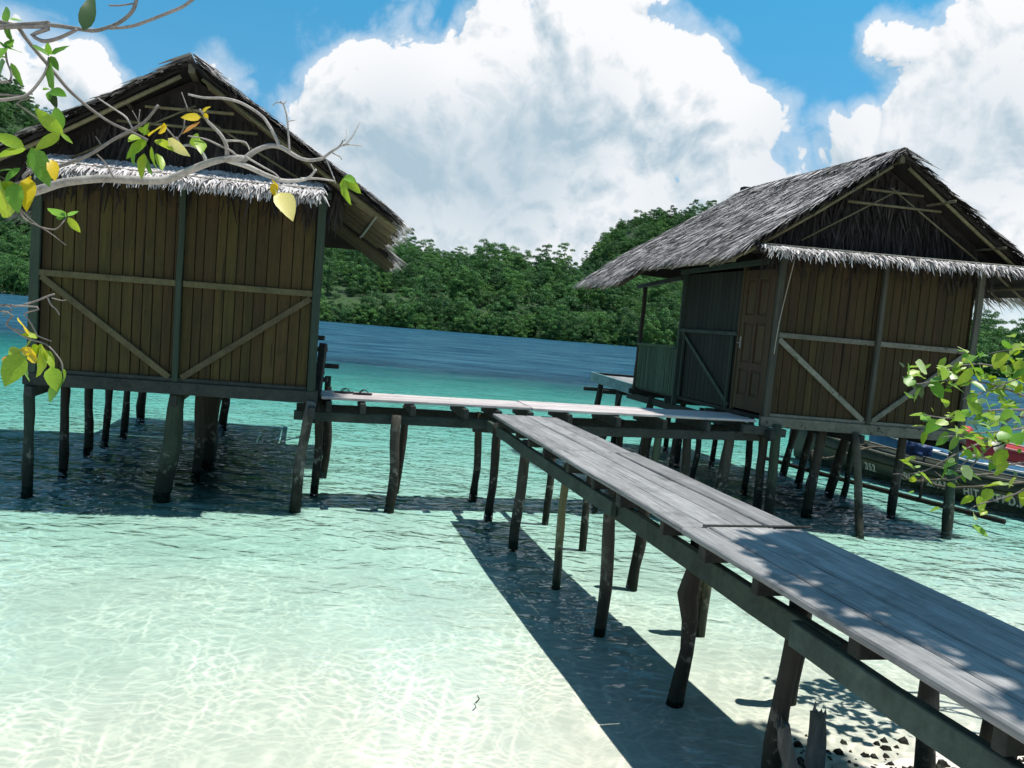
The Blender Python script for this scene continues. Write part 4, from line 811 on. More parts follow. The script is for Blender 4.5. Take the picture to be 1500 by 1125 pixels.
# ------------------------------------------------------------------ trees near the camera
BRANCHES = [([[-2.257,2.9,2.622],[-2.062,2.91,2.703],[-1.916,2.92,2.759],[-1.816,2.93,2.8],[-1.726,2.94,2.834],[-1.603,2.95,2.856],[-1.479,2.96,2.863],[-1.368,2.97,2.879],[-1.271,2.98,2.927],[-1.16,2.99,2.977],[-1.091,3.0,2.982]],0.0192,0.0122),([[-1.098,3.0,2.974],[-1.059,3.008,3.015],[-1.011,3.017,3.041],[-0.961,3.025,3.042],[-0.898,3.033,3.013],[-0.85,3.042,3.008],[-0.807,3.05,3.018]],0.0117,0.0059),([[-1.159,3.0,2.974],[-1.084,3.0,2.957],[-0.991,3.0,2.926],[-0.937,3.0,2.91],[-0.872,3.0,2.92],[-0.834,3.0,2.939],[-0.813,3.0,2.969]],0.0106,0.004),([[-0.873,3.0,2.925],[-0.814,3.025,2.937],[-0.754,3.05,2.937]],0.0053,0.0032),([[-1.159,3.0,2.979],[-1.156,2.98,3.026],[-1.174,2.96,3.063],[-1.212,2.94,3.097],[-1.222,2.92,3.116],[-1.23,2.9,3.13]],0.0085,0.0038),([[-1.148,2.95,3.035],[-1.11,2.95,3.038],[-1.071,2.95,3.034],[-1.054,2.95,3.007]],0.0047,0.0026),([[-1.233,3.0,2.947],[-1.245,3.0,2.982],[-1.27,3.0,3.006],[-1.31,3.0,3.015],[-1.343,3.0,3.007]],0.008,0.0042),([[-0.967,3.02,3.043],[-0.987,3.018,3.084],[-1.009,3.015,3.118],[-1.031,3.013,3.146],[-1.074,3.01,3.173],[-1.126,3.007,3.193],[-1.191,3.005,3.202],[-1.255,3.002,3.199],[-1.317,3.0,3.206]],0.0069,0.0037),([[-1.098,3.0,2.964],[-1.135,2.987,3.004],[-1.183,2.975,3.023],[-1.23,2.963,3.039],[-1.29,2.95,3.041]],0.0053,0.0026),([[-0.807,3.05,3.018],[-0.775,3.05,3.047],[-0.744,3.05,3.07],[-0.73,3.05,3.095]],0.0054,0.0032),([[-0.729,3.05,3.074],[-0.705,3.075,3.111],[-0.68,3.1,3.182]],0.0038,0.0022),([[-0.744,3.05,3.07],[-0.711,3.075,3.084],[-0.668,3.1,3.088]],0.0032,0.0019),([[-0.769,3.05,3.042],[-0.745,3.075,3.034],[-0.745,3.1,3.029]],0.0027,0.0019),([[-0.727,3.06,3.095],[-0.725,3.08,3.123],[-0.734,3.1,3.146]],0.0027,0.0016),([[-0.927,3.02,3.028],[-0.936,3.02,3.097],[-0.945,3.02,3.16],[-0.958,3.02,3.197],[-0.972,3.02,3.214]],0.0048,0.0027),([[-0.958,3.02,3.205],[-0.985,3.02,3.208],[-1.0,3.02,3.194]],0.0027,0.0016),([[-0.941,3.02,3.14],[-0.913,3.02,3.147]],0.0027,0.0016),([[-0.958,3.02,3.205],[-0.949,3.02,3.216]],0.0024,0.0016),([[-1.079,2.98,2.987],[-1.012,2.98,2.956],[-0.967,2.98,2.935],[-0.945,2.98,2.916]],0.0042,0.0026),([[-0.791,3.05,3.014],[-0.77,3.05,2.974],[-0.748,3.05,2.929]],0.0027,0.0019),([[-0.837,3.0,2.985],[-0.817,3.0,2.956]],0.0027,0.0019),([[-1.896,2.5,3.283],[-1.782,2.523,3.27],[-1.732,2.545,3.268],[-1.694,2.568,3.266],[-1.676,2.591,3.239],[-1.64,2.614,3.191],[-1.592,2.636,3.13],[-1.56,2.659,3.092],[-1.514,2.682,3.053],[-1.454,2.705,3.018],[-1.389,2.727,2.994],[-1.338,2.75,2.973]],0.008,0.0039),([[-1.649,2.5,3.247],[-1.585,2.487,3.251],[-1.513,2.475,3.246],[-1.438,2.462,3.24],[-1.371,2.45,3.236],[-1.312,2.438,3.251],[-1.265,2.425,3.276],[-1.235,2.413,3.306],[-1.219,2.4,3.358]],0.0058,0.0064),([[-1.313,2.42,3.236],[-1.249,2.416,3.246],[-1.185,2.412,3.268],[-1.123,2.408,3.293],[-1.076,2.404,3.315],[-1.019,2.4,3.364]],0.0047,0.0055),([[-1.644,2.5,3.241],[-1.596,2.49,3.216],[-1.553,2.48,3.199],[-1.504,2.47,3.204],[-1.461,2.46,3.22],[-1.43,2.45,3.234]],0.0058,0.0056),([[-1.825,2.5,3.058],[-1.727,2.517,3.018],[-1.672,2.533,3.029],[-1.64,2.55,3.05],[-1.618,2.567,3.091],[-1.605,2.583,3.134],[-1.604,2.6,3.185]],0.0058,0.0041),([[-1.76,2.5,3.059],[-1.695,2.5,3.069],[-1.665,2.5,3.073],[-1.659,2.5,3.097],[-1.674,2.5,3.134],[-1.681,2.5,3.175]],0.004,0.0031),([[-1.762,2.6,3.052],[-1.727,2.633,3.035],[-1.689,2.667,3.007],[-1.638,2.7,2.974]],0.0032,0.0022),([[-1.305,2.4,3.295],[-1.274,2.4,3.298],[-1.233,2.4,3.307]],0.0025,0.0025),([[-1.937,2.8,2.77],[-1.791,2.8,2.832],[-1.694,2.8,2.86],[-1.622,2.8,2.89],[-1.55,2.8,2.929],[-1.484,2.8,2.978],[-1.427,2.8,3.013],[-1.379,2.8,3.048],[-1.334,2.8,3.109]],0.0074,0.005),([[-1.419,2.8,3.016],[-1.446,2.8,3.057],[-1.488,2.8,3.082],[-1.533,2.8,3.107],[-1.55,2.8,3.117]],0.0037,0.002),([[-1.532,2.8,2.955],[-1.552,2.8,2.982]],0.0025,0.0017),([[-1.533,2.9,2.853],[-1.552,2.875,2.901],[-1.572,2.85,2.928]],0.0041,0.0025),([[-1.395,2.8,3.014],[-1.401,2.8,3.046],[-1.398,2.8,3.089]],0.0025,0.0015),([[-1.401,2.8,3.046],[-1.425,2.8,3.082]],0.0022,0.0015),([[-1.311,2.8,3.042],[-1.255,2.8,2.987],[-1.265,2.8,3.005]],0.003,0.002),([[-1.283,2.9,3.089],[-1.287,2.9,3.052],[-1.31,2.9,3.013]],0.0031,0.0023),([[-1.273,2.9,3.127],[-1.298,2.9,3.186]],0.0026,0.0018),([[-1.755,2.7,2.71],[-1.75,2.725,2.666],[-1.705,2.75,2.642],[-1.675,2.775,2.619],[-1.643,2.8,2.59]],0.0031,0.0017),([[-1.705,2.75,2.642],[-1.666,2.767,2.64],[-1.648,2.783,2.668],[-1.646,2.8,2.69]],0.0029,0.0025),([[-1.762,2.7,2.709],[-1.738,2.725,2.672],[-1.717,2.75,2.649]],0.0024,0.0019),([[-1.833,2.6,2.352],[-1.729,2.6,2.363],[-1.676,2.6,2.365],[-1.615,2.6,2.388],[-1.581,2.6,2.405],[-1.558,2.6,2.414]],0.0046,0.0028),([[-1.581,2.6,2.4],[-1.568,2.6,2.376],[-1.552,2.6,2.364],[-1.54,2.6,2.346]],0.0028,0.0018),([[-1.569,2.6,2.401],[-1.535,2.6,2.395],[-1.519,2.6,2.398]],0.0021,0.0014),([[-1.713,2.6,2.364],[-1.659,2.6,2.338],[-1.633,2.6,2.308],[-1.611,2.6,2.269]],0.0032,0.0023),([[-1.81,2.6,2.344],[-1.716,2.6,2.297],[-1.65,2.6,2.261],[-1.594,2.6,2.247],[-1.566,2.6,2.231],[-1.527,2.6,2.188],[-1.521,2.6,2.153]],0.0041,0.0023),([[-1.692,2.6,2.285],[-1.634,2.6,2.276],[-1.564,2.6,2.254]],0.0028,0.0018),([[-1.81,2.6,2.36],[-1.728,2.6,2.328]],0.0023,0.0018),([[-1.526,2.6,2.174],[-1.521,2.6,2.153],[-1.549,2.6,2.16],[-1.568,2.6,2.166]],0.0023,0.0018)]
LEAVES = [([-1.351,2.35,3.199],[-1.337,2.366,3.322],0.36,'d'),([-1.675,2.5,3.255],[-1.71,2.531,3.314],0.45,'g'),([-1.673,2.5,3.264],[-1.653,2.538,3.275],0.35,'g'),([-1.675,2.5,3.247],[-1.716,2.557,3.222],0.4,'g'),([-1.681,2.5,3.175],[-1.677,2.531,3.216],0.35,'g'),([-1.681,2.5,3.175],[-1.662,2.554,3.182],0.35,'g'),([-1.681,2.5,3.175],[-1.67,2.44,3.135],0.4,'g'),([-1.681,2.5,3.175],[-1.7,2.496,3.193],0.4,'g'),([-1.68,2.5,3.133],[-1.743,2.557,3.104],0.5,'g'),([-1.663,2.5,3.131],[-1.634,2.519,3.065],0.3,'g'),([-1.679,2.5,3.175],[-1.703,2.551,3.208],0.4,'g'),([-1.68,2.5,3.144],[-1.677,2.45,3.134],0.4,'g'),([-1.604,2.6,3.19],[-1.661,2.596,3.223],0.4,'g'),([-1.604,2.6,3.194],[-1.59,2.568,3.223],0.55,'g'),([-1.598,2.6,3.195],[-1.542,2.606,3.232],0.4,'g'),([-1.6,2.6,3.19],[-1.577,2.609,3.147],0.5,'g'),([-1.6,2.6,3.186],[-1.555,2.538,3.066],0.35,'g'),([-1.594,2.6,3.081],[-1.524,2.564,3.059],0.35,'g'),([-1.594,2.6,3.081],[-1.586,2.572,3.043],0.5,'g'),([-1.593,2.6,3.077],[-1.608,2.653,3.037],0.4,'d'),([-1.594,2.6,3.081],[-1.64,2.634,3.101],0.3,'g'),([-1.548,2.6,2.944],[-1.627,2.556,3.009],0.42,'l'),([-1.555,2.6,2.948],[-1.608,2.638,3.042],0.45,'g'),([-1.559,2.6,2.943],[-1.614,2.554,2.879],0.36,'l'),([-1.559,2.6,2.947],[-1.524,2.615,2.916],0.3,'l'),([-1.643,2.55,2.88],[-1.718,2.502,2.911],0.42,'l'),([-1.638,2.55,2.876],[-1.701,2.486,2.84],0.4,'l'),([-1.653,2.6,2.891],[-1.614,2.648,2.773],0.5,'g'),([-1.614,2.65,2.864],[-1.58,2.613,2.797],0.45,'y'),([-1.69,2.65,2.799],[-1.672,2.614,2.681],0.42,'y'),([-1.686,2.65,2.804],[-1.756,2.712,2.739],0.4,'y'),([-1.689,2.6,2.767],[-1.801,2.648,2.657],0.6,'l'),([-1.708,2.6,2.77],[-1.673,2.573,2.67],0.55,'g'),([-1.74,2.58,2.777],[-1.754,2.639,2.7],0.55,'l'),([-1.695,2.6,2.811],[-1.767,2.605,2.82],0.4,'g'),([-1.665,2.6,2.854],[-1.669,2.623,2.823],0.4,'g'),([-1.687,2.6,2.821],[-1.719,2.562,2.776],0.4,'g'),([-1.646,2.8,2.69],[-1.748,2.856,2.719],0.3,'g'),([-1.649,2.8,2.692],[-1.698,2.824,2.689],0.55,'g'),([-1.641,2.8,2.693],[-1.635,2.86,2.731],0.28,'g'),([-1.641,2.8,2.69],[-1.619,2.85,2.637],0.36,'l'),([-1.359,2.78,2.981],[-1.421,2.754,2.911],0.45,'l'),([-1.365,2.78,2.933],[-1.366,2.762,2.841],0.5,'l'),([-1.353,2.78,2.993],[-1.282,2.737,3.04],0.45,'y'),([-1.312,2.78,3.006],[-1.276,2.735,3.031],0.5,'y'),([-1.328,2.78,2.983],[-1.244,2.724,2.957],0.45,'l'),([-1.271,2.75,2.986],[-1.195,2.725,2.928],0.4,'p'),([-1.342,2.78,2.959],[-1.329,2.793,2.879],0.5,'l'),([-1.384,2.78,2.991],[-1.392,2.716,2.961],0.5,'l'),([-1.359,2.78,2.922],[-1.348,2.803,2.86],0.5,'g'),([-1.321,2.78,2.937],[-1.289,2.759,2.876],0.5,'l'),([-1.372,2.78,2.996],[-1.348,2.756,3.035],0.45,'l'),([-1.395,2.78,2.954],[-1.432,2.821,2.9],0.5,'g'),([-1.348,2.78,3.003],[-1.396,2.778,3.022],0.45,'l'),([-1.223,2.9,3.101],[-1.286,2.876,3.09],0.5,'y'),([-1.217,2.9,3.121],[-1.19,2.898,3.145],0.6,'y'),([-1.214,2.9,3.117],[-1.204,2.926,3.105],0.5,'y'),([-1.225,2.9,3.086],[-1.266,2.843,3.023],0.22,'o'),([-1.246,2.95,3.037],[-1.296,3.011,3.021],0.6,'l'),([-1.246,2.95,3.032],[-1.208,2.889,2.982],0.5,'l'),([-0.982,3.0,2.916],[-0.959,3.032,2.883],0.6,'y'),([-0.97,3.0,2.881],[-0.952,3.044,2.801],0.45,'p'),([-0.942,2.98,2.865],[-0.871,2.918,2.775],0.6,'p'),([-0.981,3.0,2.901],[-0.969,3.037,2.851],0.5,'y'),([-0.723,3.05,2.95],[-0.691,3.033,2.847],0.42,'l'),([-0.716,3.05,2.958],[-0.652,3.06,2.897],0.4,'l'),([-0.718,3.06,2.96],[-0.657,2.997,2.927],0.45,'g'),([-1.634,2.6,2.276],[-1.647,2.542,2.325],0.75,'y'),([-1.608,2.6,2.264],[-1.638,2.559,2.276],0.45,'l'),([-1.631,2.6,2.249],[-1.697,2.658,2.213],0.5,'l'),([-1.649,2.58,2.206],[-1.68,2.541,2.096],0.6,'l'),([-1.654,2.58,2.22],[-1.721,2.613,2.19],0.5,'l'),([-1.622,2.58,2.231],[-1.66,2.635,2.161],0.6,'y'),([-1.582,2.58,2.244],[-1.622,2.637,2.126],0.55,'l'),([-1.584,2.6,2.225],[-1.537,2.58,2.165],0.4,'l'),([-1.545,2.57,2.169],[-1.509,2.551,2.096],0.6,'l'),([-1.5,2.57,2.132],[-1.571,2.573,2.052],0.42,'g'),([-1.51,2.58,2.167],[-1.517,2.615,2.113],0.4,'l'),([-1.699,2.6,2.197],[-1.693,2.55,2.176],0.6,'o'),([-1.612,2.6,2.239],[-1.64,2.632,2.2],0.6,'l'),([-1.643,2.6,2.201],[-1.688,2.638,2.101],0.4,'g')]
TWIGS = [[[4.235,5.496,2.181],[3.869,5.605,2.188],[3.393,5.503,2.296],[3.117,5.533,2.299],[2.919,5.565,2.251],[2.819,5.602,2.289]],[[4.259,5.555,2.325],[3.835,5.586,2.336],[3.461,5.641,2.425],[3.159,5.544,2.401],[3.079,5.636,2.339]],[[4.15,5.332,1.905],[3.719,5.341,1.963],[3.346,5.34,1.908],[3.093,5.289,1.799],[2.918,5.329,1.657],[2.737,5.404,1.607]],[[3.891,4.975,1.808],[3.533,5.02,1.724],[3.39,5.05,1.604],[3.158,5.023,1.522],[3.006,4.946,1.478]],[[3.991,5.296,2.159],[3.486,5.242,2.147],[3.227,5.268,2.112],[2.973,5.219,2.05],[2.848,5.316,2.046]],[[4.157,5.468,2.566],[3.78,5.483,2.573],[3.479,5.461,2.548],[3.373,5.554,2.497]],[[4.165,5.334,1.81],[3.719,5.31,1.815],[3.485,5.374,1.735],[3.245,5.307,1.794],[3.145,5.366,1.659]],[[3.744,5.474,2.093],[3.477,5.505,1.868],[3.249,5.516,1.588],[3.081,5.509,1.635]],[[3.884,5.008,2.027],[3.533,5.024,2.063],[3.235,4.969,2.023],[3.024,4.977,1.981],[2.803,4.97,1.941]],[[4.158,5.446,2.447],[3.732,5.386,2.439],[3.539,5.437,2.347],[3.297,5.411,2.232],[3.176,5.437,2.171]]]
